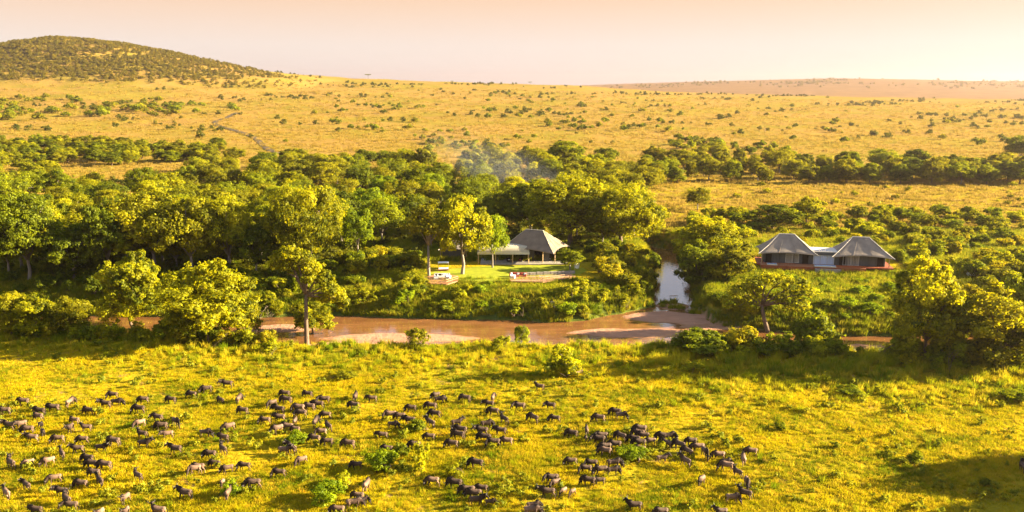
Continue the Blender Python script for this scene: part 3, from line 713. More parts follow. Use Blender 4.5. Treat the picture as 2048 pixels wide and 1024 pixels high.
# single shrubs of the meadow and the near bank
for x, yb, yt, w, tone, pr, noun in [
    (1130, 752, 684, 76, 'yellow-green', LEAFY[0], 'tall pale meadow shrub'), (1043, 688, 648, 32, 'mid green', SHRUBS[0], 'round shrub on the bank edge'),
    (838, 692, 655, 44, 'olive', LEAFY[1], 'loose shrub on the bank edge'), (1632, 700, 618, 92, 'mid green', SHRUBS[2], 'dense dark round bush'),
    (1480, 700, 652, 80, 'golden', SHRUBS[3], 'pale leafy bush'), (1395, 705, 660, 110, 'dark green', SHRUBS[4], 'low dark bush'), (1560, 706, 665, 50, 'mid green', LEAFY[2], 'upright green bush'),
    (540, 705, 676, 44, 'yellow-green', LEAFY[0], 'small bright shrub'),
    (762, 938, 893, 58, 'bright green', SHRUBS[1], 'round green bush'), (803, 912, 888, 30, 'mid green', SHRUBS[3], 'small round bush'), (846, 940, 884, 30, 'yellow-green', LEAFY[2], 'upright pale bush'),
    (655, 1004, 962, 74, 'bright green', SHRUBS[0], 'spreading bush'), (685, 975, 945, 40, 'yellow-green', LEAFY[1], 'loose bush'), (458, 992, 955, 38, 'bright green', LEAFY[0], 'leafy bush'),
    (590, 888, 860, 44, 'bright green', SHRUBS[2], 'low bush'), (832, 862, 838, 40, 'mid green', SHRUBS[4], 'low dark bush'), (1262, 914, 890, 56, 'bright green', SHRUBS[1], 'low bush'), (1322, 902, 882, 26, 'yellow-green', LEAFY[0], 'small bush'),
    (905, 955, 930, 34, 'yellow-green', LEAFY[2], 'low bush'), (1000, 700, 672, 40, 'yellow-green', LEAFY[1], 'loose bright shrub'),
    (1700, 790, 772, 60, 'mid green', SHRUBS[0], 'low flat bush'), (1560, 860, 842, 24, 'mid green', SHRUBS[2], 'tiny bush'), (1830, 925, 902, 40, 'mid green', LEAFY[0], 'low bush'), (1970, 972, 955, 20, 'dark green', SHRUBS[3], 'tiny dark bush'),
    (2030, 800, 776, 50, 'mid green', SHRUBS[1], 'low bush'), (690, 758, 742, 44, 'olive', SHRUBS[4], 'low flat bush'), (1385, 745, 722, 44, 'yellow-green', LEAFY[1], 'loose bush')]:
    plant_px('meadow_shrub', pr, x, yb, yt, w, tone, 'shrub', 'shrubs standing in the near meadow', noun)

# trees standing right of the view whose shadows cross the near meadow
for x, y, h, w in ((79, 88, 10, 11), (88, 95, 12, 13), (86, 81, 11, 12), (97, 88, 13, 13), (70, 76, 11, 10), (73, 94, 10, 9)):
    plant('riverside_tree', pick(TREES), (x, y, float(terr(x, y))), h, w, 'yellow-green', 'tree', 'trees beside the meadow', 'tree beside the meadow')

# acacias on the skyline and the bare tree on the plain
for x, dist, h in ((738, 1770, 9.5), (843, 1480, 9.0), (1060, 1770, 6.5), (905, 1760, 5.5)):
    X_ = (x - 1024) / FPX * dist * 0.985
    plant('flat_topped_acacia', pick(ACACIA), (X_, dist, float(terr(X_, dist))), h, h * 1.4, 'dark green', 'tree', 'umbrella acacias on the skyline', 'flat-topped acacia')
def bare(name, seed, n, spread, L0, r0, loc, h, label, cat, lean=0.0):
    rng = np.random.default_rng(seed); mb = MB()
    def grow(p, d, l, r, depth):
        q = p + d * l; mid = p.lerp(q, 0.5) + Vector(rng.normal(0, 0.06, 3)) * l
        mb.tube([p, mid, q], [r, r * 0.8, r * 0.55], 5)
        if depth == 0: return
        for _ in range(n):
            nd = (d + Vector(rng.normal(0, spread, 3)) + Vector((0, 0, 0.12))).normalized(); grow(q, nd, l * rng.uniform(0.6, 0.85), r * 0.55, depth - 1)
    grow(Vector((0, 0, -0.1)), Vector((lean, 0, 1)).normalized(), L0, r0, 4)
    o = mb.obj(name, M['twig']); zmax = max(v.co.z for v in o.data.vertices); o.location = loc; o.scale = (h / zmax,) * 3
    tag(o, label, cat); return o
bare('bare_tree', 301, 2, 0.38, 1.2, 0.10, at(1530, 264), 6.5, 'bare leafless tree standing alone on the golden plain', 'tree')
p = at(506, 668); bare('dead_branches', 302, 3, 0.55, 0.9, 0.05, p, 6.0, 'grey dead branches sticking out right of the broad bright tree', 'branch', 0.7)
p = at(172, 662); bare('dead_branches', 303, 3, 0.55, 0.6, 0.04, p, 3.2, 'grey dead twigs beside the small ragged tree', 'branch', 0.5)

# ------------------------------------------------------------------ grass and far scrub: masses nobody could count
def tuft(name, seed, n, h, spread, bend, w, m):
    rng = np.random.default_rng(seed); V = []; F = []
    for _ in range(n):
        a = rng.uniform(0, 6.283); r = spread * rng.uniform(0, 1) ** 0.6; b = np.array([math.cos(a) * r, math.sin(a) * r, -0.03])
        d = np.array([math.cos(a), math.sin(a), 0]) * bend * rng.uniform(0.2, 1.2) + rng.normal(0, 0.12, 3); hh = h * rng.uniform(0.55, 1.15); t = rng.uniform(0, 6.283)
        s = np.array([math.cos(t), math.sin(t), 0]) * w * rng.uniform(0.7, 1.3); k = len(V)
        m1 = b + np.array([0, 0, hh * 0.55]) + d * hh * 0.3; tip = b + np.array([0, 0, hh]) + d * hh
        V += [b - s, b + s, m1 + s * 0.8, m1 - s * 0.8, tip]; F += [(k, k + 1, k + 2), (k, k + 2, k + 3), (k + 3, k + 2, k + 4)]
    return mesh_np(name, V, F, m)
def instanced(name, meshes, P, rot, scl, label):
    src = bpy.data.collections.new(name + '_sources')
    for i, me in enumerate(meshes):
        src.objects.link(bpy.data.objects.new('%s_source_%02d' % (name, i), me))
    me = bpy.data.meshes.new(name); me.vertices.add(len(P)); me.vertices.foreach_set('co', np.asarray(P, np.float32).ravel())
    for nm_, arr in (('rotation', rot), ('size', scl)):
        a = me.attributes.new(nm_, 'FLOAT_VECTOR', 'POINT'); a.data.foreach_set('vector', np.asarray(arr, np.float32).ravel())
    me.update()
    o = mobj(name, me)
    g = bpy.data.node_groups.new(name, 'GeometryNodeTree')
    g.interface.new_socket('Geometry', in_out='INPUT', socket_type='NodeSocketGeometry'); g.interface.new_socket('Geometry', in_out='OUTPUT', socket_type='NodeSocketGeometry')
    gi = g.nodes.new('NodeGroupInput'); go = g.nodes.new('NodeGroupOutput'); ci = g.nodes.new('GeometryNodeCollectionInfo'); ip = g.nodes.new('GeometryNodeInstanceOnPoints')
    ci.inputs['Collection'].default_value = src; ci.inputs['Separate Children'].default_value = True; ci.inputs['Reset Children'].default_value = True
    ip.inputs['Pick Instance'].default_value = True
    for nm_, sock in (('rotation', 'Rotation'), ('size', 'Scale')):
        na = g.nodes.new('GeometryNodeInputNamedAttribute'); na.data_type = 'FLOAT_VECTOR'; na.inputs['Name'].default_value = nm_
        if sock == 'Rotation':
            er_ = g.nodes.new('FunctionNodeEulerToRotation'); g.links.new(na.outputs['Attribute'], er_.inputs[0]); g.links.new(er_.outputs[0], ip.inputs[sock])
        else: g.links.new(na.outputs['Attribute'], ip.inputs[sock])
    g.links.new(gi.outputs[0], ip.inputs['Points']); g.links.new(ci.outputs[0], ip.inputs['Instance']); g.links.new(ip.outputs[0], go.inputs[0])
    o.modifiers.new('scatter', 'NODES').node_group = g
    tag(o, label, kind='stuff'); return o
def grass_field(name, n, ybounds, half, keep, meshes, seed, label, s0=0.8, s1=1.3):
    rng = np.random.default_rng(seed)
    # even per photo area rather than per square metre: more where it is near
    Y = 1.0 / rng.uniform(1.0 / ybounds[1], 1.0 / ybounds[0], n) if ybounds[1] / ybounds[0] > 2.5 else rng.uniform(*ybounds, n)
    X = rng.uniform(-1, 1, n) * (Y * half + 8)
    Z = terr(X, Y); k, size = keep(X, Y, Z, rng); X, Y, Z, size = X[k], Y[k], Z[k], size[k]
    r = np.zeros((len(X), 3)); r[:, 2] = rng.uniform(0, 6.283, len(X)); r[:, 0] = rng.normal(0, 0.08, len(X))
    s = (rng.uniform(s0, s1, len(X)) * size)[:, None] * np.stack([np.ones(len(X)), np.ones(len(X)), rng.uniform(0.75, 1.25, len(X))], 1)
    return instanced(name, meshes, np.stack([X, Y, Z], 1), r, s, label)
def fbm(X, Y, k, seed):
    return waves(X, Y, k, seed) * 0.6 + waves(Y, X, k * 2.7, seed + 3) * 0.3 + waves(X + Y, Y - X, k * 6.1, seed + 5) * 0.2

short = [tuft('short_tuft', 400 + i, 26, 0.34, 0.42, 0.55, 0.026, M['grass']) for i in range(5)]
tall = [tuft('tall_tuft', 420 + i, 34, 0.85, 0.34, 0.40, 0.026, M['tall_grass']) for i in range(4)]
bankg = [tuft('bank_tuft', 440 + i, 40, 0.9, 0.55, 0.5, 0.04, M['bank_grass']) for i in range(4)]
dryg = [tuft('dry_tuft', 460 + i, 30, 0.7, 0.9, 0.6, 0.06, M['dry_grass']) for i in range(4)]
def keep_meadow(X, Y, Z, rng):
    d = fbm(X, Y, 0.11, 2.0); p = np.clip(0.60 + 0.8 * d, 0.05, 1.0)
    return (Z > -0.9) & (rng.uniform(size=len(X)) < p), 0.85 + 0.35 * np.clip(d, -0.6, 1)
def keep_tall(X, Y, Z, rng):
    yn = np.interp(X, NEAR[:, 0], NEAR[:, 1]); edge = np.exp(-((Y - yn + 4) / 10.0) ** 2); right = smooth((X - 8) / 25) * smooth((Y - 108) / 14)
    d = fbm(X, Y, 0.16, 9.0); p = np.clip(0.03 + 0.6 * edge + 0.45 * right + 0.7 * np.clip(d - 0.2, 0, 1), 0, 1) * (fbm(X, Y, 0.55, 3.0) > 0.0)
    return (Z > -3.2) & (rng.uniform(size=len(X)) < p), 0.75 + 0.4 * edge + 0.25 * right
grass_m = grass_field('meadow_grass', 120000, (72, 160), 0.68, keep_meadow, short, 1, 'short yellow grass covering the near meadow')
grass_t = grass_field('tall_grass', 44000, (76, 163), 0.68, keep_tall, tall, 2, 'taller green grass tufts in the meadow and along the near bank')
def keep_bank(X, Y, Z, rng):
    yf = np.interp(X, FAR[:, 0], FAR[:, 1]); camp = (np.abs(X - 1) < 22) & (np.abs(Y - 203) < 9.5); suite = (np.abs(X - 79) < 19) & (np.abs(Y - 210) < 8)
    return (Z > -3.9) & (Y > yf - 1) & ~camp & ~suite & (rng.uniform(size=len(X)) < 0.9), np.full(len(X), 1.0)
grass_field('bank_grass', 60000, (158, 262), 0.66, keep_bank, bankg, 3, 'rank green grass on the far bank and between the shrubs', 0.7, 1.4)
def keep_dry(X, Y, Z, rng):
    d = fbm(X, Y, 0.02, 4.0); return (rng.uniform(size=len(X)) < np.clip(0.5 + 0.6 * d, 0.1, 1)), 1.0 + (Y - 240) / 700
grass_field('plain_grass', 52000, (245, 1500), 0.66, keep_dry, dryg, 4, 'dry golden grass tufts across the far plain', 0.8, 1.5)

weeds = []
for s in range(4):
    rw = np.random.default_rng(480 + s); lb = [(rw.normal(0, 0.16), rw.normal(0, 0.16), rw.uniform(0.1, 0.5), rw.uniform(0.1, 0.2), 1.2) for _ in range(6)]
    V, F, T = crown_from_lobes(480 + s, lb, 6, 8, 0.075, 0.7); V[:, 2] = np.maximum(V[:, 2], 0); weeds.append(mesh_np('weed', V, F, M['weed'], T))
def keep_weed(X, Y, Z, rng):
    d = fbm(X, Y, 0.13, 14.0); return (Z > -1.5) & (rng.uniform(size=len(X)) < np.clip(0.10 + 1.1 * np.clip(d - 0.15, 0, 1), 0, 1)), rng.uniform(0.5, 1.7, len(X))
grass_field('meadow_weeds', 9000, (74, 158), 0.68, keep_weed, weeds, 6, 'green leafy weeds scattered through the meadow grass', 0.7, 1.2)
far_small = []
for s in range(4):
    V, F, T = crown_from_lobes(500 + s, dome_lobes(500 + s, 3.2, 4.4, 0.0, 5, 0.28), 8, 9, 0.34, 0.5)
    far_small.append(mesh_np('hill_bush', V, F, M['far_leaf'], T))
far_dark = []
for me_ in far_small:
    c_ = me_.copy(); c_.materials.clear(); c_.materials.append(M['scrub_leaf']); far_dark.append(c_)
def scatter_np(name, n, xr, yr, keep, seed, s0, s1, label, src=None):
    rng = np.random.default_rng(seed); X = rng.uniform(*xr, n); Y = rng.uniform(*yr, n); k = keep(X, Y, rng); X, Y = X[k], Y[k]; Z = terr(X, Y)
    r = np.zeros((len(X), 3)); r[:, 2] = rng.uniform(0, 6.283, len(X)); s = rng.uniform(s0, s1, len(X))[:, None] * np.ones((1, 3))
    return instanced(name, src or far_small, np.stack([X, Y, Z], 1), r, s, label)
def keep_hill(X, Y, rng):
    hx = np.interp(X, [-1700, -1300, -1100, -903, -780, -610, -550, -445, -380, -330], [0, 0.5, 0.8, 1, 1, 1, 0.85, 0.4, 0.08, 0])
    edge = smooth((Y - 1215 - 0.10 * (X + 700)) / 90.0); d = fbm(X, Y, 0.02, 6.0)
    return (rng.uniform(size=len(X)) < hx * edge * np.clip(0.75 + 0.5 * d, 0.1, 1))
scatter_np('hill_scrub', 24000, (-1500, -320), (1180, 1560), keep_hill, 11, 0.6, 1.5, 'olive scrub carpeting the hill at the left')
def keep_far(X, Y, rng):
    d = fbm(X, Y, 0.012, 8.0) + 0.5 * fbm(X, Y, 0.045, 3.0); return rng.uniform(size=len(X)) < np.clip(d - 0.2, 0, 1) * 1.1
scatter_np('distant_scrub', 22000, (-520, 1300), (560, 1790), keep_far, 12, 0.5, 1.55, 'tiny bushes sprinkled over the far slope', far_dark)
def keep_ridge(X, Y, rng):
    d = fbm(X, Y, 0.003, 2.0); b = np.exp(-((X - 1750) / 800) ** 2) * np.exp(-((Y - 4300) / 380) ** 2); return rng.uniform(size=len(X)) < np.clip(b * np.clip(0.1 + 1.6 * d, 0, 1), 0, 1)
scatter_np('ridge_scrub', 12000, (300, 3600), (3300, 5000), keep_ridge, 13, 1.6, 3.6, 'hazy scrub on the distant right-hand ridge')
def keep_under(X, Y, rng):
    x, y = 1024 + X / Y * FPX, Y; yf = np.interp(X, FAR[:, 0], FAR[:, 1]); camp = (np.abs(X - 1) < 24) & (np.abs(Y - 206) < 15)
    return (X < 45 - 0 * Y) & (Y > yf + 14) & ~camp & (seg_dist(X, Y, CHAN) > 9) & (rng.uniform(size=len(X)) < 0.8)
scatter_np('forest_undergrowth', 2600, (-190, 60), (195, 400), keep_under, 14, 0.35, 0.9, 'dark undergrowth between the forest trees', far_dark)

# ------------------------------------------------------------------ the camp
def roof_panels(parent, w, d, rl, ez, rz, m, trim, cx=0, cy_=0, rot=0.0, drop=0.45, pw=1.35):
    cs, sn = math.cos(rot), math.sin(rot)
    T = lambda x, y, z: (cx + x * cs - y * sn, cy_ + x * sn + y * cs, z)
    nseg, nup = 12, 8
    corners = [(-w / 2, -d / 2), (w / 2, -d / 2), (w / 2, d / 2), (-w / 2, d / 2)]
    rends = [(-rl / 2, 0), (rl / 2, 0), (rl / 2, 0), (-rl / 2, 0)]
    for k in range(4):
        a, b = corners[k], corners[(k + 1) % 4]; ra, rb = rends[k], rends[(k + 1) % 4]
        V = []; F = []
        for j in range(nup + 1):
            t = j / nup
            for i in range(nseg + 1):
                s = i / nseg; e = abs(2 * s - 1) ** 2.2
                ex = a[0] + (b[0] - a[0]) * s; ey = a[1] + (b[1] - a[1]) * s
                ex *= 0.93 + 0.07 * e; ey *= 0.93 + 0.07 * e
                rx = ra[0] + (rb[0] - ra[0]) * s; ry = 0.06 * (1 if k == 2 else -1 if k == 0 else 0)
                z = ez + (rz - ez) * t ** pw - drop * e * (1 - t) ** 2
                z += (0.07 * math.sin(s * 19 + k) + 0.06 * math.sin(s * 7 + t * 9 + k * 2)) * (1 - t) * t * 3
                V.append(T(ex + (rx - ex) * t, ey + (ry - ey) * t, z))
        for j in range(nup):
            for i in range(nseg):
                q = j * (nseg + 1) + i; F.append((q, q + 1, q + nseg + 2, q + nseg + 1))
        me = mesh_np('roof_panel', V, F, m, smooth_shade=True)
        o = mobj('roof_panel', me, parent); sm = o.modifiers.new('thick', 'SOLIDIFY'); sm.thickness = 0.05; sm.offset = -1
        # seam rope down the hip and hem along the eave
        col_pts = [Vector(V[j * (nseg + 1)]) + Vector((0, 0, 0.05)) for j in range(nup + 1)]
        MB().tube(col_pts, 0.07, 6).obj('hip_seam', trim, o)
        MB().tube([Vector(V[i]) for i in range(nseg + 1)], 0.05, 5).obj('hem', m, o)
        for i0 in (4, 8):
            MB().tube([Vector(V[j * (nseg + 1) + i0]) + Vector((0, 0, 0.03)) for j in range(nup + 1)], 0.03, 5).obj('panel_seam', m, o)
    MB().tube([T(-rl / 2 - 0.1, 0, rz + 0.05), T(rl / 2 + 0.1, 0, rz + 0.05)], 0.12, 8).obj('ridge_cap', trim, parent)

def window(parent, cx, cy_, cz, w, h, m, panes=2):
    f = MB(); t = 0.09
    f.box((cx, cy_, cz + h / 2), (w + 2 * t, 0.1, t)).box((cx, cy_, cz - h / 2), (w + 2 * t, 0.1, t))
    for k in range(panes + 1): f.box((cx - w / 2 + w * k / panes, cy_, cz), (t, 0.098, h))
    fo = f.obj('window', M['trim'], parent)
    for k in range(panes):
        x0 = cx - w / 2 + w * k / panes + t / 2; x1 = x0 + w / panes - t; n = 14; V = []; F = []
        for i in range(n + 1):
            x = x0 + (x1 - x0) * i / n; y = cy_ + 0.05 + 0.035 * math.sin(i * 2.3 + k)
            V += [(x, y, cz - h / 2 + 0.05), (x, y, cz + h / 2 - 0.05)]
        for i in range(n): F.append((2 * i, 2 * i + 2, 2 * i + 3, 2 * i + 1))
        mobj('curtain', mesh_np('curtain', V, F, m, smooth_shade=True), fo)

# --- lodge with its main tent, awning and veranda
LP = at(1060, 527); LZ = 1.0
lodge = empty('lodge_tent', (LP.x, LP.y, LZ))
tag(lodge, 'large taupe canvas lodge tent with beige awning facing the lawn', 'tent')
roof_panels(lodge, 15.2, 11.4, 4.6, 3.7, 7.8, M['canvas'], M['canvas_pale'], cx=1.2, cy_=4.6, rot=R(-24), drop=0.6, pw=1.2)
MB().box((-1.5, 3.2, 0.12), (22, 9.5, 0.24)).obj('veranda_floor', M['stone'], lodge)
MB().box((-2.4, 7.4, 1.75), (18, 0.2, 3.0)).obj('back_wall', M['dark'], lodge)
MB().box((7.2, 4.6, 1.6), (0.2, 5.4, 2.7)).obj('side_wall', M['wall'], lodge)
MB().box((4.2, 1.6, 1.6), (1.6, 0.12, 2.7)).obj('canvas_screen', M['wall'], lodge)
MB().box((0.3, 3.4, 1.5), (1.8, 0.12, 2.4)).obj('inner_partition', M['wall'], lodge)
aw = []; n = 24
for i in range(n + 1):
    x = -13.2 + 13.0 * i / n; sag = 0.08 * math.sin(i * math.pi / 4) ** 2
    aw += [(x, -1.0, 3.05 - sag), (x, 0.9, 4.35), (x, 3.5, 4.7)]
F = []
for i in range(n):
    for j in range(2): a = i * 3 + j; F.append((a, a + 3, a + 4, a + 1))
ao = mobj('awning', mesh_np('awning', aw, F, M['canvas_pale'], smooth_shade=True), lodge); sm = ao.modifiers.new('thick', 'SOLIDIFY'); sm.thickness = 0.05; sm.offset = -1
MB().box((-6.7, -1.03, 2.80), (13.1, 0.06, 0.55)).obj('valance', M['trim'], ao)
for x, y, z in ((-13.0, -0.8, 3.0), (-8.7, -0.8, 3.0), (-4.4, -0.8, 3.0), (-0.4, -0.8, 3.0), (3.2, 0.2, 3.3), (6.3, 0.9, 3.2)):
    MB().tube([(x, y, 0), (x, y, z)], 0.13, 8).obj('post', M['post'], lodge)
MB().box((-0.9, -1.55, 0.08), (7, 0.5, 0.16)).obj('step', M['stone'], lodge)
def armchair(x, y, z, rz, mfab, lab, base='dark', nm='armchair', w=0.9):
    e = empty(nm, (x, y, z), rz)
    MB().box((0, 0, 0.2), (w, 0.85, 0.4)).obj('seat', M[base], e); MB().box((0, 0.36, 0.6), (w, 0.16, 0.55)).obj('backrest', M[base], e)
    for s in (-1, 1): MB().box((s * (w / 2 - 0.07), -0.02, 0.5), (0.14, 0.8, 0.25)).obj('armrest', M[base], e)
    MB().box((0, -0.03, 0.46), (w - 0.3, 0.7, 0.12)).obj('cushion', mfab, e)
    tag(e, lab, 'chair'); return e
armchair(LP.x - 5.4, LP.y + 1.6, LZ + 0.24, 0.3, M['white'], 'veranda armchair under the beige awning left of the middle post')
armchair(LP.x - 2.4, LP.y + 1.4, LZ + 0.24, -0.3, M['red_fabric'], 'veranda armchair between the two awning posts')
armchair(LP.x + 5.0, LP.y + 2.6, LZ + 0.24, 0.2, M['white'], 'veranda armchair at the right end under the tent roof')

# --- smaller canvas pavilion half hidden by the big camp tree
PP = at(908, 514)
pav = empty('canvas_pavilion', (PP.x, PP.y, PP.z)); tag(pav, 'grey canvas pavilion roof half hidden behind the camp trees', 'tent')
roof_panels(pav, 7.6, 6.4, 2.4, 2.7, 4.6, M['canvas_grey'], M['trim'], drop=0.3)
MB().box((0, 0, 1.25), (5.6, 4.2, 2.5)).obj('wall', M['wall'], pav)
for sx in (-1, 1):
    for sy in (-1, 1): MB().tube([(sx * 3.3, sy * 2.6, -0.3), (sx * 3.3, sy * 2.6, 2.6)], 0.09, 6).obj('post', M['post'], pav)

# --- lawn
lawn_px = [(850, 549), (872, 542), (905, 537), (960, 533), (1040, 531), (1110, 530), (1160, 533), (1175, 541), (1160, 549), (1100, 551), (1040, 552), (1010, 562), (960, 564), (915, 560)]
lp = [on_plane(x, y, LZ) for x, y in lawn_px]; lc = np.mean(lp, 0); V = []; F = []; ns = 10; nl = len(lp)
ring = [lp[i // 4] + (lp[(i // 4 + 1) % nl] - lp[i // 4]) * ((i % 4) / 4) for i in range(nl * 4)]
for j in range(ns + 1):
    for q in ring:
        p = lc + (q - lc) * (j / ns); V.append((p[0], p[1], max(LZ, float(terr(p[0], p[1]))) + 0.035))
nq = len(ring)
for j in range(ns):
    for i in range(nq): F.append((j * nq + i, (j + 1) * nq + i, (j + 1) * nq + (i + 1) % nq, j * nq + (i + 1) % nq))
tag(mobj('lawn', mesh_np('lawn', V, F, M['lawn'], smooth_shade=True)), 'mown bright green lawn in front of the lodge tent', kind='structure')

# --- decks
def deck(name, px_poly, z, m, label, rail_edges, lower=0.3, rail_m='post', support=3.0):
    P = [on_plane(x, y, z)[:2] for x, y in px_poly]; c = np.mean(P, 0)
    root = empty(name, (c[0], c[1], z)); Q = [p - c for p in P]
    # boards laid side to side, clipped to the outline
    ys = [q[1] for q in Q]; y = min(ys); mb = MB(); bw = 0.28
    while y < max(ys) - 0.02:
        xs = []
        for i in range(len(Q)):
            a, b = Q[i], Q[(i + 1) % len(Q)]
            if (a[1] > y + bw / 2) != (b[1] > y + bw / 2): xs.append(a[0] + (b[0] - a[0]) * (y + bw / 2 - a[1]) / (b[1] - a[1]))
        if len(xs) >= 2: mb.box(((min(xs) + max(xs)) / 2, y + bw / 2, -0.03), (max(xs) - min(xs), bw - 0.03, 0.06))
        y += bw
    mb.obj('deck_boards', m, root)
    MB().prism([tuple(q * 0.985) for q in Q][::1], -lower, -0.065).obj('deck_frame', M['deck_front'], root)
    for i in range(len(Q)):
        q = Q[i] * 0.9; g = float(terr(q[0] + c[0], q[1] + c[1])) - z
        if g < -0.4: MB().tube([(q[0], q[1], g - 0.4), (q[0], q[1], -0.05)], 0.12, 6).obj('support_post', M['post'], root)
    for i in rail_edges:
        a, b = Q[i] * 0.98, Q[(i + 1) % len(Q)] * 0.98; n = max(1, int(np.linalg.norm(b - a) / 1.8))
        for k in range(n + 1):
            p = a + (b - a) * k / n; MB().tube([(p[0], p[1], -0.1), (p[0], p[1], 0.95)], 0.05, 6).obj('rail_post', M[rail_m], root)
        for h in (0.5, 0.95): MB().tube([(a[0], a[1], h), (b[0], b[1], h)], 0.045, 6).obj('rail', M[rail_m], root)
    tag(root, label, 'deck'); return root, c
deck('timber_deck', [(849, 561), (862, 567), (893, 568), (916, 561), (917, 552), (900, 549), (868, 549), (852, 554)], 1.15, M['deck'], 'rounded timber deck with a thin rail jutting over the bank', (0, 1, 2))
D2, D2c = deck('timber_deck', [(1022, 562), (1085, 563), (1130, 557), (1152, 552), (1140, 547), (1090, 551), (1040, 553), (1018, 556)], 1.1, M['deck_front'], 'long timber terrace with rails below the lawn', (0, 1))
wl = MB(); a = on_plane(1052, 551, 1.1); b = on_plane(1150, 547, 1.1)
ret = empty('retaining_wall', (0, 0, 0)); tag(ret, 'low stone retaining wall between lawn and terrace', 'wall')
nst = 14
for k in range(nst):
    p = a + (b - a) * ((k + 0.5) / nst); L_ = np.linalg.norm(b - a) / nst
    MB().box((p[0], p[1] + 0.4, 1.0 + 0.3), (L_ - 0.04, 0.4 + 0.05 * (k % 2), 0.85 + 0.06 * math.sin(k * 2.7)), math.atan2(b[1] - a[1], b[0] - a[0])).obj('stone_block', M['stone'], ret)

def rebase(root):
    c = sum((Vector(ch.data.vertices[0].co) for ch in root.children), Vector()) / len(root.children); root.location = c
    for ch in root.children: ch.location = -c
rebase(ret)
def sofa(name, px, py, z, w, mfab, mbase, label, rz=0.0, pillows=()):
    p = on_plane(px, py, z); e = empty(name, (p[0], p[1], z), rz)
    MB().box((0, 0, 0.2), (w, 0.95, 0.4)).obj('seat', mfab, e); MB().box((0, 0.42, 0.55), (w, 0.2, 0.75)).obj('backrest', mfab, e)
    for s in (-1, 1): MB().box((s * (w / 2 - 0.12), -0.02, 0.42), (0.24, 0.92, 0.5)).obj('armrest', mfab, e)
    for k, pm in enumerate(pillows):
        x = -w / 2 + w * (k + 0.5) / len(pillows)
        me = MB().box((x, 0.2, 0.62), (w / len(pillows) * 0.72, 0.22, 0.45)).obj('pillow', pm, e); bv = me.modifiers.new('round', 'BEVEL'); bv.width = 0.08; bv.segments = 2
    tag(e, label, 'sofa'); return e
sofa('outdoor_sofa', 884, 555, 1.15, 3.6, M['white'], M['dark'], 'long white sofa with dark cushions on the rounded deck', 0, (M['dark'], M['dark'], M['white'], M['dark']))
sofa('outdoor_sofa', 872, 558, 1.15, 1.2, M['white'], M['dark'], 'short white seat at the left of the long white sofa', R(-80))
sofa('outdoor_sofa', 897, 557, 1.15, 1.2, M['white'], M['dark'], 'short white seat at the right of the long white sofa', R(80))
p = on_plane(884, 559, 1.15); t = empty('coffee_table', (p[0], p[1], 1.15)); tag(t, 'low dark table in front of the long white sofa', 'table')
MB().box((0, 0, 0.38), (1.3, 0.6, 0.06)).obj('table_top', M['post'], t)
for sx in (-1, 1):
    for sy in (-1, 1): MB().box((sx * 0.55, sy * 0.22, 0.175), (0.07, 0.07, 0.35)).obj('leg', M['dark'], t)
sofa('outdoor_sofa', 1036, 553, 1.1, 4.0, M['red_fabric'], M['dark'], 'red sofa with white cushions at the end of the terrace', R(-8), (M['white'], M['red_fabric'], M['white'], M['red_fabric'], M['white']))
sofa('outdoor_sofa', 1026, 556, 1.1, 1.3, M['white'], M['dark'], 'white seat left of the red sofa', R(75))
# daybed under the tree
p = on_plane(887, 541, LZ); e = empty('daybed', (p[0], p[1], LZ), R(6)); tag(e, 'white canopied daybed on the lawn behind the rounded deck', 'daybed')
MB().box((0, 0, 0.3), (2.6, 1.7, 0.18)).obj('frame', M['red_fabric'], e); MB().box((0, 0, 0.5), (2.45, 1.6, 0.22)).obj('mattress', M['white'], e)
for sx in (-1, 1):
    for sy in (-1, 1): MB().tube([(sx * 1.2, sy * 0.78, 0), (sx * 1.2, sy * 0.78, 2.0)], 0.05, 6).obj('leg', M['post'], e)
MB().box((0, 0, 2.03), (2.6, 1.75, 0.06)).obj('canopy', M['white'], e)
# hanging chair
p = on_plane(1155, 540, LZ); e = empty('hanging_chair', (p[0], p[1], LZ), R(-30)); tag(e, 'white curved hanging chair at the right edge of the lawn', 'chair')
MB().tube([(-0.7, 0, 0), (-0.9, 0, 1.2), (-0.4, 0, 2.1), (0.2, 0, 2.2)], 0.05, 6).obj('stand', M['trim'], e)
seat = []
for i in range(9):
    for j in range(7):
        u_, v_ = -1 + i / 4, j / 6; seat.append((u_ * 0.55 * (1 - 0.25 * v_), -0.35 + 0.75 * v_ ** 1.6 + 0.2 * u_ * u_ * -1, 0.45 + 0.25 * u_ * u_ + 1.0 * v_ ** 2))
F = [(i * 7 + j, (i + 1) * 7 + j, (i + 1) * 7 + j + 1, i * 7 + j + 1) for i in range(8) for j in range(6)]
so = mobj('seat', mesh_np('seat', seat, F, M['white'], smooth_shade=True), e); so.modifiers.new('thick', 'SOLIDIFY').thickness = 0.06
# steps down the bank
st = empty('bank_steps', (0, 0, 0)); tag(st, 'curved timber steps down the green bank below the terrace', 'steps')
spx = [(1122, 566), (1112, 578), (1106, 590), (1106, 602), (1112, 614), (1122, 622)]
S_ = [at(x, y) for x, y in spx]
for a, b in zip(S_[:-1], S_[1:]):
    for t_ in (0.0, 0.33, 0.66):
        q = a.lerp(b, t_); d = b - a; MB().box((q.x, q.y, float(terr(q.x, q.y)) + 0.25), (1.6, 0.45, 0.16), math.atan2(d.y, d.x) + math.pi / 2).obj('step', M['stone'], st)

rebase(st)
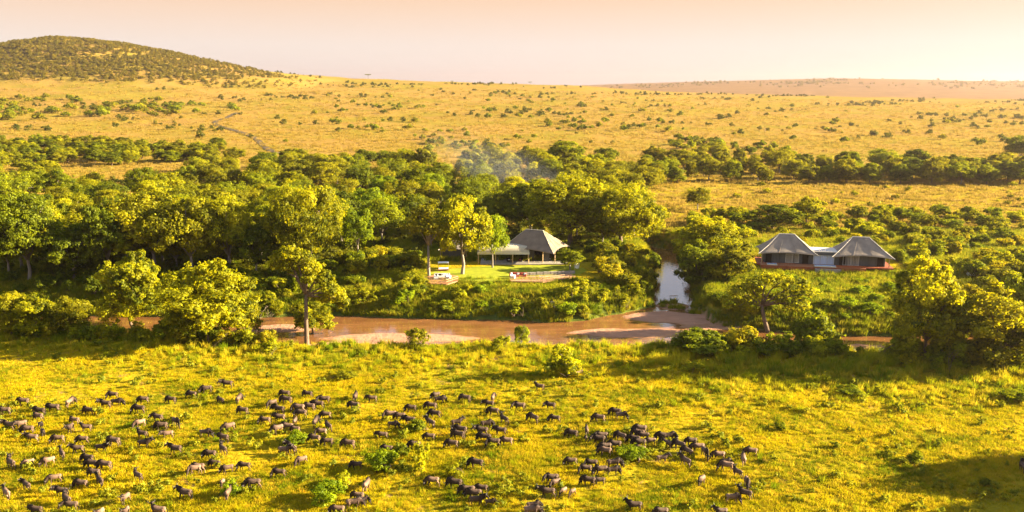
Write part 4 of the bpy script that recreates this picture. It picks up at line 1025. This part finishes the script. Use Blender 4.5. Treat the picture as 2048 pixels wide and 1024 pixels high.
# --- twin tents on their raised red-brown deck
TP = at(1646, 541); TZ = TP.z
suite = empty('twin_tent_suite', (TP.x, TP.y, TZ), R(-11)); tag(suite, 'pair of grey canvas tents joined by a glazed link on a red-brown deck', 'tent')
suite.scale = (0.95, 0.95, 0.95)
FZ = 1.5; EZ = FZ + 3.0
roof_panels(suite, 14.6, 9.5, 3.8, EZ, EZ + 4.1, M['canvas_grey'], M['trim'], cx=-9.0, cy_=3.0, drop=0.35, pw=1.25)
roof_panels(suite, 15.0, 9.5, 4.0, EZ - 0.1, EZ + 3.9, M['canvas_grey'], M['trim'], cx=9.1, cy_=3.0, drop=0.55, pw=1.25)
for cx in (-9.0, 9.1):
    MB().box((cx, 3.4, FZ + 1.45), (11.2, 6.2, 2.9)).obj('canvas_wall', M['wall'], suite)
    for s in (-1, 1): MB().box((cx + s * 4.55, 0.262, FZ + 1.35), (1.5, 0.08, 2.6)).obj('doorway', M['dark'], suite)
    for q in (-5.6, -3.5, -1.7, 1.75, 3.5, 5.6): MB().tube([(cx + q, 0.2, FZ), (cx + q, 0.2, EZ - 0.15)], 0.07, 6).obj('pole', M['wall'], suite)
for x in (-15.3, 15.6):
    for y in (-0.4, 6.6): MB().box((x, y, (FZ + EZ - 0.3) / 2 - 0.4), (0.22, 0.22, EZ + 0.1)).obj('corner_post', M['post'], suite)
window(suite, -7.7, 0.24, FZ + 1.35, 3.2, 2.2, M['curtain_warm'], 2)
window(suite, 6.6, 0.24, FZ + 1.25, 3.8, 2.3, M['curtain_warm'], 2)
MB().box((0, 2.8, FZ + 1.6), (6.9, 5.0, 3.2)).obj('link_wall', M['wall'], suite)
MB().box((0, 2.6, EZ + 0.42), (7.4, 6.2, 0.16)).obj('link_roof', M['trim'], suite)
MB().box((0, -0.35, EZ + 0.0), (7.2, 0.3, 0.68)).obj('link_fascia', M['wall'], suite)
window(suite, 0, 0.18, FZ + 1.25, 5.0, 2.3, M['curtain'], 3)
dk = MB(); 
for k in range(13): dk.box((-3.0, -0.1 - 0.22 * k, FZ - 0.05), (25.4, 0.19, 0.08))
dk.obj('deck_boards', M['deck'], suite)
MB().box((0.1, 3.0, FZ - 0.20), (33.0, 8.6, 0.36)).obj('floor_slab', M['red_board'], suite)
for k in range(4): MB().box((-3.0, -2.90, FZ - 0.20 - 0.24 * k), (25.4, 0.07, 0.21)).obj('fascia_board', M['red_board'], suite)
for k in range(6): MB().box((-6.0, -3.2, FZ - 0.2 - 0.25 * k), (6.4, 0.08, 0.22)).obj('cladding_board', M['red_board'], suite)
MB().box((-6.0, -2.95, FZ - 0.04), (6.4, 0.6, 0.08)).obj('ledge', M['deck'], suite)
for x in (-15, -11, -7, -3, 1, 5, 9): MB().tube([(x, -2.5, -0.8), (x, -2.5, FZ - 0.2)], 0.13, 6).obj('deck_leg', M['stone'], suite)
MB().box((0.6, -3.35, FZ - 0.95), (6.2, 0.9, 1.1)).obj('stone_plinth', M['stone'], suite)
for x, y, w in ((0.0, -2.3, 5.2), (-12.9, -2.2, 2.5)):
    po = MB().box((x, y, FZ + 0.14), (w, 1.5, 0.28)).obj('plunge_pool', M['trim'], suite)
    MB().box((x, y, FZ + 0.29), (w - 0.3, 1.2, 0.02)).obj('pool_surface', M['plunge'], po)
for k in range(14): MB().tube([(-15.4 + k * 0.62, -2.75, FZ), (-15.4 + k * 0.62, -2.75, FZ + 0.0 + (0.55 if k > 4 else 0.02))], 0.03, 5).obj('baluster', M['red_board'], suite)
MB().box((-10.0, -2.75, FZ + 0.58), (5.2, 0.08, 0.07)).obj('handrail', M['red_board'], suite)
MB().box((6.0, -2.8, FZ + 0.3), (7.0, 0.06, 0.5)).obj('deck_parapet', M['red_board'], suite)
# white thing among the bushes right of the tents
p = at(1942, 556); e = empty('white_tank', (p.x, p.y, p.z), R(20)); tag(e, 'small white tank half hidden in the bushes right of the tents', 'tank')
MB().tube([(-0.9, 0, 1.1), (-0.85, 0, 1.1), (0.85, 0, 1.1), (0.9, 0, 1.1)], [0.45, 0.6, 0.6, 0.45], 14).obj('drum', M['white'], e, True)
for s in (-1, 1): MB().box((s * 0.6, 0, 0.3), (0.15, 0.9, 0.6)).obj('cradle', M['stone'], e)

# ------------------------------------------------------------------ wildebeest
def evaluated(mb, name, m, voxel=0.034):
    o = mobj('temp', mb.mesh(name, m))
    rm = o.modifiers.new('remesh', 'REMESH'); rm.mode = 'VOXEL'; rm.voxel_size = voxel
    sm = o.modifiers.new('smooth', 'SMOOTH'); sm.factor = 0.5; sm.iterations = 3
    dg = bpy.context.evaluated_depsgraph_get(); dg.update()
    me = bpy.data.meshes.new_from_object(o.evaluated_get(dg)); me.name = name
    src = o.data; bpy.data.objects.remove(o); bpy.data.meshes.remove(src)
    me.materials.clear(); me.materials.append(m)
    for p in me.polygons: p.use_smooth = True
    return me
def loft(mb, rings, n=14):
    """rings: centre x, z, half height, half width, tilt of the ring in the xz plane"""
    P = []; Fs = []
    for x, z, hh, hw, tl in rings:
        for k in range(n):
            t = 2 * math.pi * k / n; c, s = math.cos(t), math.sin(t)
            P.append((x + s * hh * math.sin(tl), c * hw, z + s * hh * math.cos(tl)))
    for i in range(len(rings) - 1):
        for k in range(n): Fs.append((i * n + k, i * n + (k + 1) % n, (i + 1) * n + (k + 1) % n, (i + 1) * n + k))
    Fs.append(tuple(range(n))[::-1]); Fs.append(tuple(range((len(rings) - 1) * n, len(rings) * n)))
    mb.add(P, Fs)
def beest(idx, head, gait, turn=0.0):
    """head: 'graze', 'low', 'up'. Returns meshes of body, horns, mane, beard, tail"""
    mb = MB()
    loft(mb, [(-0.83, 0.98, 0.07, 0.06, 0), (-0.77, 0.97, 0.20, 0.17, 0), (-0.62, 0.96, 0.265, 0.225, 0), (-0.35, 0.93, 0.285, 0.245, 0), (-0.05, 0.93, 0.315, 0.265, 0), (0.22, 0.97, 0.35, 0.26, 0), (0.42, 1.03, 0.375, 0.225, 0), (0.58, 1.08, 0.31, 0.18, 0), (0.70, 1.10, 0.17, 0.12, 0)])
    if head == 'graze':
        nk = [(0.46, 1.14, 0.27, 0.16, 0.1), (0.68, 1.04, 0.23, 0.125, 0.5), (0.86, 0.86, 0.19, 0.10, 0.85), (0.98, 0.66, 0.165, 0.095, 1.1)]
        hd = [(0.95, 0.68, 0.10, 0.09, 1.25), (1.01, 0.56, 0.135, 0.10, 1.25), (1.08, 0.40, 0.115, 0.085, 1.25), (1.13, 0.25, 0.085, 0.07, 1.25), (1.17, 0.13, 0.085, 0.075, 1.25), (1.185, 0.08, 0.05, 0.05, 1.25)]
    elif head == 'low':
        nk = [(0.46, 1.14, 0.27, 0.16, 0.0), (0.72, 1.14, 0.22, 0.12, 0.1), (0.92, 1.07, 0.18, 0.10, 0.35), (1.06, 0.98, 0.16, 0.095, 0.6)]
        hd = [(1.03, 1.02, 0.09, 0.09, 1.0), (1.11, 0.93, 0.135, 0.10, 1.0), (1.21, 0.79, 0.115, 0.085, 1.0), (1.29, 0.67, 0.085, 0.07, 1.0), (1.35, 0.57, 0.085, 0.075, 1.0), (1.37, 0.53, 0.05, 0.05, 1.0)]
    else:
        nk = [(0.46, 1.16, 0.27, 0.16, -0.1), (0.68, 1.23, 0.21, 0.12, -0.3), (0.84, 1.31, 0.17, 0.10, -0.4), (0.95, 1.36, 0.15, 0.095, -0.2)]
        hd = [(0.93, 1.41, 0.09, 0.09, 0.8), (1.02, 1.34, 0.135, 0.10, 0.8), (1.15, 1.22, 0.115, 0.085, 0.8), (1.25, 1.12, 0.085, 0.07, 0.8), (1.32, 1.04, 0.085, 0.075, 0.8), (1.35, 1.01, 0.05, 0.05, 0.8)]
    loft(mb, nk); loft(mb, hd)
    for k, (x, s, ph) in enumerate(((0.40, 1, gait), (0.40, -1, -gait))):
        mb.tube([(x, s * 0.12, 1.0), (x + 0.02, s * 0.13, 0.72), (x + ph * 0.10, s * 0.13, 0.44), (x + ph * 0.22, s * 0.13, 0.09), (x + ph * 0.23 + 0.03, s * 0.13, 0.0)], [0.15, 0.105, 0.062, 0.048, 0.062], 8)
    for k, (x, s, ph) in enumerate(((-0.56, 1, -gait), (-0.56, -1, gait))):
        mb.tube([(x, s * 0.12, 0.98), (x + 0.05 + ph * 0.05, s * 0.14, 0.74), (x - 0.13 + ph * 0.12, s * 0.13, 0.47), (x - 0.08 + ph * 0.22, s * 0.13, 0.09), (x - 0.05 + ph * 0.23, s * 0.13, 0.0)], [0.19, 0.135, 0.062, 0.048, 0.062], 8)
    hx, hz, tl = hd[0][0], hd[0][1], hd[0][4]
    up = Vector((math.sin(tl) * 1.0, 0, math.cos(tl))); fw = Vector((math.cos(tl), 0, -math.sin(tl))); P0 = Vector((hx, 0, hz))
    for s in (-1, 1): mb.tube([P0 + Vector((0, s * 0.06, 0)), P0 + Vector((0, s * 0.2, 0)) - up * 0.02 - fw * 0.02, P0 + Vector((0, s * 0.29, 0)) - up * 0.06 - fw * 0.03], [0.05, 0.045, 0.02], 6)
    body = evaluated(mb, 'wildebeest_body', M['coat'])
    horns = []
    for s in (-1, 1):
        horns.append(MB().tube([P0 + up * 0.10 + Vector((0, s * 0.04, 0)), P0 + up * 0.09 + Vector((0, s * 0.17, 0)) + fw * 0.02, P0 + up * 0.10 + Vector((0, s * 0.30, 0)) + fw * 0.04, P0 + up * 0.22 + Vector((0, s * 0.35, 0)), P0 + up * 0.34 + Vector((0, s * 0.29, 0)) - fw * 0.03], [0.062, 0.05, 0.04, 0.028, 0.008], 7).mesh('horn', M['horn'], True))
    # mane along the crest of neck and shoulders: overlapping tufts
    mane = MB(); crest = [Vector((0.30, 0, 1.36))] + [Vector((x + math.sin(t) * hh, 0, z + math.cos(t) * hh)) for x, z, hh, hw, t in nk] + [P0 + up * 0.12]
    rng = np.random.default_rng(idx)
    for a, b in zip(crest[:-1], crest[1:]):
        d = (b - a).normalized(); nrm = Vector((-d.z, 0, d.x)); nrm = nrm if nrm.dot(Vector((0.4, 0, 1))) > 0 else -nrm
        for k in range(4):
            q = a.lerp(b, k / 4) - nrm * 0.06; sd = rng.choice((-1, 1))
            mane.tube([q, q + nrm * 0.12 + Vector((0, sd * 0.03, 0)), q + nrm * 0.10 + Vector((-0.08, sd * 0.11, -0.06))], [0.045, 0.05, 0.012], 5)
    beard = MB()
    for k in range(7):
        t = k / 6; i = min(2, int(t * 3)); x, z, hh, hw, tt = nk[min(3, i + 1)]; q = Vector((x - math.sin(tt) * hh * 0.8, 0, z - math.cos(tt) * hh * 0.8)) + Vector((rng.normal(0, 0.04), rng.normal(0, 0.03), 0))
        low = max(0.06, q.z - 0.30)
        beard.tube([q, Vector((q.x + 0.01, q.y * 1.4, (q.z + low) / 2)), Vector((q.x + 0.02, q.y * 1.8, low))], [0.05, 0.04, 0.01], 5)
    sw = 0.12 * math.sin(idx * 2.1)
    tail = MB().tube([(-0.80, 0, 1.10), (-0.90, sw * 0.4, 1.0), (-0.93, sw * 0.8, 0.75), (-0.92, sw, 0.5), (-0.90, sw * 1.1, 0.28)], [0.035, 0.03, 0.035, 0.06, 0.015], 6)
    parts_ = [body] + horns + [mane.mesh('mane', M['hair'], True), beard.mesh('beard', M['hair'], True)]
    for me_ in parts_: turn_head(me_, turn)
    return body, horns, parts_[-2], parts_[-1], tail.mesh('tail', M['hair'], True)
def turn_head(me, turn):
    n = len(me.vertices); co = np.empty(n * 3, np.float32); me.vertices.foreach_get('co', co); co = co.reshape(-1, 3)
    x, y = co[:, 0] - 0.5, co[:, 1].copy(); a = turn * smooth(x / 0.4); f = x > 0
    co[:, 0] = np.where(f, 0.5 + x * np.cos(a) - y * np.sin(a), co[:, 0]); co[:, 1] = np.where(f, x * np.sin(a) + y * np.cos(a), co[:, 1])
    me.vertices.foreach_set('co', co.ravel()); me.update()
BEESTS = {'graze': [beest(1, 'graze', 0.2), beest(2, 'graze', 0.75, 0.5), beest(3, 'graze', -0.5, -0.5), beest(8, 'graze', 0.9, 0.2), beest(9, 'graze', -0.2, -0.25)], 'low': [beest(4, 'low', 0.8), beest(5, 'low', -0.6, 0.45), beest(10, 'low', 0.4, -0.5)], 'up': [beest(6, 'up', 0.25, 0.5), beest(7, 'up', 0.9), beest(11, 'up', -0.4, -0.9)]}

HEAD = {'L': 180, 'R': 0, 'A': 90, 'T': -90, 'LA': 140, 'LT': 222, 'RA': 45, 'RT': -45}
COAT = {'d': (0.76, 0.72, 0.68), 'b': (1.25, 1.15, 1.05), 'p': (1.65, 1.5, 1.35)}  # the pale tone puts sunlight on the rumps into the coat colour
HERD = []
def herd(ox, oy, sc, txt):
    for q in txt.split(';'):
        f = q.split()
        if len(f) < 5: continue
        HERD.append((ox + float(f[0]) / sc, oy + float(f[1]) / sc, f[2], f[3], f[4], float(f[5]) if len(f) > 5 else 1.0))
herd(0, 720, 3.3675, '155 270 L g d;30 335 L g d;470 275 A g b;758 228 L g d;785 275 R g d;708 290 L u d;965 258 L g d;1150 258 L g d;1292 222 L g d;265 340 L l d;358 315 L l d;595 335 L g d;935 325 L g d;255 372 L g b;'
     '500 395 L g b;140 425 LT u p .9;58 435 L u d;275 425 RT u d .8;185 460 L g d;475 450 T u d;578 445 L u d;288 475 RT l d;940 415 LT g p;1060 378 L l d;1185 410 RT g d;1085 438 L g d;215 515 L u b;390 522 L g p;555 525 L g b .9;'
     '955 490 L u d;1125 490 LT u b;765 540 L g d;970 555 R u d;680 580 R u d;520 590 L u d;1180 595 L u d;415 620 LA u d;70 690 LA u d;190 680 LT g p .9;325 670 LT g p;590 650 L g d;615 690 L g d;705 700 L g d;630 750 L g d;'
     '670 805 LA u d;925 770 LA u d;1310 725 LT g b;365 785 LT g p;175 830 LA u d;545 825 L g d;40 885 LA u b;410 875 L u d;445 930 LA u d;475 970 L l d;840 920 T u b;1245 895 L u d;240 1000 L l d;850 1012 T u b;1065 1012 L u b;675 1015 T u p .8')
herd(350, 720, 3.3675, '348 155 L u d;210 190 LT g d;305 260 LA g d;430 255 A g b;455 335 L g d;738 215 L g d;652 280 LT g d;748 262 L g d;892 220 L g d;1003 262 L l d;1215 238 A g d;1325 250 L l d;1205 298 L g d;698 328 L l d;832 315 L g b;905 308 L g d;962 295 L l d;'
     '848 352 L g d;1015 360 L g d;605 395 L g b;702 378 L l d;808 400 A g b;945 412 A g d;1030 435 LA g d;362 445 LT g b;690 460 LT g b;755 440 L g b;808 452 L g p .9;985 475 L g b;940 518 L g b;1025 540 L g d;205 480 R g d;325 515 L l d;1168 557 L g b;'
     '235 622 L g d;320 590 LA u d;738 602 R u b;785 590 LA u d;850 665 LT g p;265 685 L g d;155 712 L g b;352 720 LT g b;465 700 L g d;700 748 L g d;525 825 L g d;315 805 T g p .7;360 885 A u b;1290 830 A g b;1230 900 L g b;1268 925 R g b .8;1205 955 R g b;1095 995 L g b;1220 695 L g d')
herd(700, 720, 3.3675, '578 228 LT g d;605 260 R g d;775 250 L g d;962 245 A l p;410 315 L g d;545 300 L g d;935 288 L l d;1140 305 L l d;1275 170 L u b;270 365 L g b;335 368 L g b;570 358 L g d;400 400 L l d;290 425 R g d;540 415 LA u d;965 335 L g d;1035 390 LA u d;1235 385 LA g d;'
     '720 415 R u d;920 425 R g d;745 465 L l d;215 495 L l d;885 475 L u d;1012 470 L l d;728 500 L g d;535 505 L g d;905 515 L g d;1055 540 L g b;965 548 L g d;685 555 L g d;435 562 L g d;250 590 L g d;850 690 L g d;235 715 L g b;555 805 L g b;705 825 L g d;885 852 L g d;790 868 L g d;'
     '835 895 L g d;855 940 R u d 1.1;945 940 R g d .85;1235 975 R g b;1225 1010 R g b')
herd(1050, 720, 3.368, '170 298 L l d;200 385 L g d;498 385 L g b;610 340 L g d;650 365 R g d;315 488 L g d;415 465 A g d;412 505 A g d .6;515 508 L l d;495 530 L l d;645 505 LA g d;775 462 L g d;765 485 L g b;795 505 L g b;735 525 L g d;770 555 L g d;845 535 L g b;775 585 L g b;605 565 L g d;'
     '540 575 L g d;540 605 L g b;930 510 L g d;970 510 R g d;950 550 LA g d;1038 565 LA g d;1095 605 LA g d;1120 540 L g d;1165 578 L g b;1215 615 T g d;1305 630 L g p;1355 665 R g d .7;1525 605 L g b;1472 655 A g p;768 645 A g d .6;925 650 R u b;1080 675 LA u d;1355 708 L g p;1430 745 LA u d;'
     '308 672 L g d;445 685 L g d;600 687 R g d;408 720 L g d;510 735 L g d;592 735 R g d;180 788 L l d;205 815 LT g p .9;428 805 L g d;500 800 L g d;1188 800 LT l p;1497 820 T g p;150 885 L u d;258 862 LT g p .85;318 870 LT g p .75;735 975 L u d;1400 918 R g b;1480 890 LA u d;1320 1015 L u d;915 1018 L g d')
HERD.append((2046, 930, 'A', 'u', 'd', 1.0))
rngw = np.random.default_rng(21)
ANIMALS = []
for x, y, hd, pose, tone, sc in HERD:
    d = ray(x, y); p = at(x, y, 0.85)
    kind = {'g': 'graze', 'l': 'low', 'u': 'up'}[pose]
    body, horns, mane, beard, tail = pick(BEESTS[kind])
    o = mobj('wildebeest', body); o.location = (p.x, p.y, p.z - 0.01)
    o.rotation_euler = (0, 0, R(HEAD[hd] + rngw.uniform(-13, 13))); s = sc * rngw.uniform(0.84, 1.06); o.scale = (s, s * rngw.uniform(0.92, 1.12), s * rngw.uniform(0.95, 1.06))
    j = rngw.uniform(0.7, 1.35); o.color = [min(6, q * j) for q in COAT[tone]] + [1]
    for h in horns:
        if sc > 0.65: mobj('horn', h, o)
    mobj('mane', mane, o); mobj('beard', beard, o); mobj('tail', tail, o)
    tag(o, None, 'wildebeest', 'wildebeest herd on the meadow')
    ANIMALS.append([o, x, y, hd, pose, tone, sc])

# ------------------------------------------------------------------ smoke over the forest
def smoke():
    a = at(1085, 400); q = ppm(a)
    bm = bmesh.new(); bmesh.ops.create_icosphere(bm, subdivisions=4, radius=1.0)
    me = bpy.data.meshes.new('smoke'); bm.to_mesh(me); bm.free()
    m, n, N, L = mat('thin_smoke'); o_ = N('OutputMaterial'); pv = N('VolumePrincipled'); tc = N('TexCoord'); nz = N('TexNoise'); ln = N('VectorMath'); ln.operation = 'LENGTH'
    L(tc.outputs['Object'], nz.inputs['Vector']); nz.inputs['Scale'].default_value = 1.7; nz.inputs['Detail'].default_value = 4; nz.inputs['Distortion'].default_value = 0.8
    L(tc.outputs['Object'], ln.inputs[0]); f = N('MapRange'); L(ln.outputs['Value'], f.inputs[0]); f.inputs[1].default_value = 1.0; f.inputs[2].default_value = 0.15; f.inputs[3].default_value = 0; f.inputs[4].default_value = 1
    g = N('MapRange'); L(nz.outputs['Fac'], g.inputs[0]); g.inputs[1].default_value = 0.36; g.inputs[2].default_value = 0.9
    mu = N('Math'); mu.operation = 'MULTIPLY'; L(f.outputs[0], mu.inputs[0]); L(g.outputs[0], mu.inputs[1]); m2 = N('Math'); m2.operation = 'MULTIPLY'; L(mu.outputs[0], m2.inputs[0]); m2.inputs[1].default_value = 0.016
    L(m2.outputs[0], pv.inputs['Density']); pv.inputs['Color'].default_value = (0.80, 0.86, 0.95, 1); pv.inputs['Anisotropy'].default_value = 0.2
    L(pv.outputs[0], o_.inputs['Volume']); me.materials.append(m)
    o = mobj('smoke', me); c = on_plane(1015, 330, 14.0); dd = ray(1000, 330); t = 330 / dd[1]
    o.location = (dd[0] * t, dd[1] * t, CAMH + dd[2] * t); o.scale = (38, 15, 11); o.rotation_euler = (0, R(22), R(10))
    tag(o, 'thin bluish smoke drifting over the forest behind the lodge', kind='stuff')
smoke()

# ------------------------------------------------------------------ air
hz = MB().box((0, 4400, 78), (19000, 9300, 172)); 
m, n, N, L = mat('haze_air'); o_ = N('OutputMaterial'); pv = N('VolumePrincipled'); pv.inputs['Color'].default_value = (1.0, 0.80, 0.74, 1); pv.inputs['Density'].default_value = 0.000085; pv.inputs['Anisotropy'].default_value = 0.8
L(pv.outputs[0], o_.inputs['Volume'])
haze = hz.obj('haze', m); tag(haze, 'warm pale haze softening the far plain', kind='stuff')

# ------------------------------------------------------------------ labels: each thing by its look and the landmark it is nearest to
ORD = ['nearest', 'second nearest', 'third nearest', 'fourth nearest', 'fifth nearest', 'sixth nearest', 'seventh nearest', 'eighth nearest', 'ninth nearest', 'tenth nearest', 'eleventh nearest', 'twelfth nearest', 'thirteenth nearest', 'fourteenth nearest', 'fifteenth nearest', 'sixteenth nearest'] + ['%dth nearest' % q for q in range(17, 60)]
LAND = [(1072, 480, 'the lodge tent'), (884, 556, 'the rounded deck'), (1090, 556, 'the terrace'), (1650, 505, 'the twin tents'), (1345, 560, 'the bright water channel'), (1015, 320, 'the smoke'), (480, 265, 'the dirt track'), (240, 150, 'the wooded hill'),
        (615, 590, 'the slender tall tree'), (1530, 600, 'the leaning tree'), (1530, 255, 'the bare tree'), (20, 520, 'the left edge'), (20, 300, 'the thicket at left'), (2030, 450, 'the right edge'), (2030, 240, 'the plain at right'), (1870, 330, 'the dark tree band'), (420, 590, 'the broad bright tree'),
        (860, 185, 'the flat-topped acacia'), (1235, 450, 'the great domed tree'), (300, 460, 'the pale-trunked trees'), (1700, 165, 'the distant ridge'), (1212, 315, 'the lone round tree'), (715, 465, 'the slim bright canopy tree'), (1850, 620, 'the tall tree at right'), (1632, 660, 'the dense round bush'),
        (762, 915, 'the mid-meadow bush'), (1262, 902, 'the bush in the right herd'), (655, 985, 'the spreading bush'), (1600, 440, 'the upright round tree')]
def where(x, y, land, near_ok=False):
    land = [l for l in land if math.hypot(x - l[0], y - l[1]) > 34] if near_ok else land
    best = min(land, key=lambda l: ((x - l[0]) / 1.3) ** 2 + (y - l[1]) ** 2); dx, dy = (x - best[0]) / 1.3, y - best[1]
    w = ('right of' if dx > 0 else 'left of') if abs(dx) > abs(dy) else ('in front of' if dy > 0 else 'behind')
    if best[2].endswith(('edge', 'corner', 'centre', 'at left', 'at right', 'knot', 'row', 'line', 'patch')): w = 'by'
    return best[2], w, math.hypot(dx, dy)
def give_labels(items, land, describe):
    buckets = {}
    for it in items:
        l, w, dist = where(it[1], it[2], land, len(it) == 6 and it[5] > 6.5); buckets.setdefault((describe(it), w, l), []).append((dist, it))
    for (dsc, w, l), v in buckets.items():
        v.sort(key=lambda q: q[0])
        for k, (dist, it) in enumerate(v):
            it[0]['label'] = '%s, %s %s %s' % (dsc, ORD[min(k, len(ORD) - 1)], w, l) if len(v) > 1 else '%s %s %s' % (dsc, w, l)
def plant_desc(it):
    o, x, y, tone, noun, h = it
    if any(q in noun for q in ('bright', 'dark', 'pale', 'green')): return noun
    return '%s %s' % (tone, noun)
give_labels(PLACED, LAND, plant_desc)
LANDW = [(762, 915, 'the round green bush'), (655, 985, 'the spreading bush'), (846, 912, 'the upright pale bush'), (458, 972, 'the leafy bush'), (590, 872, 'the left-centre bush'), (832, 850, 'the low dark bush'), (1262, 902, 'the bush in the right herd'), (1130, 720, 'the tall pale shrub'),
         (10, 850, 'the left edge'), (60, 1015, 'the bottom left corner'), (1040, 985, 'the bottom edge centre'), (1480, 960, 'the herd right end'), (280, 800, 'the gap at upper left'), (200, 930, 'the lower left knot'), (1180, 940, 'the pale calves'), (520, 800, 'the upper herd line'), (330, 900, 'the open patch at left'), (1000, 830, 'the centre knot'), (700, 800, 'the upper middle row'), (1420, 900, 'the trailing animals')]
def beest_desc(it):
    o, x, y, hd, pose, tone, sc = it
    a = {'d': 'dark', 'b': 'brown', 'p': 'pale'}[tone]; b = {'g': 'grazing', 'l': 'walking', 'u': 'standing'}[pose]
    c = {'L': 'facing left', 'R': 'facing right', 'A': 'rump towards us', 'T': 'facing the camera', 'LA': 'turned away left', 'LT': 'turned left towards us', 'RA': 'turned away right', 'RT': 'turned towards us right'}[hd]
    return '%s %s %s %s' % (a, 'wildebeest calf' if sc < 0.75 else 'wildebeest', b, c)
give_labels(ANIMALS, LANDW, beest_desc)
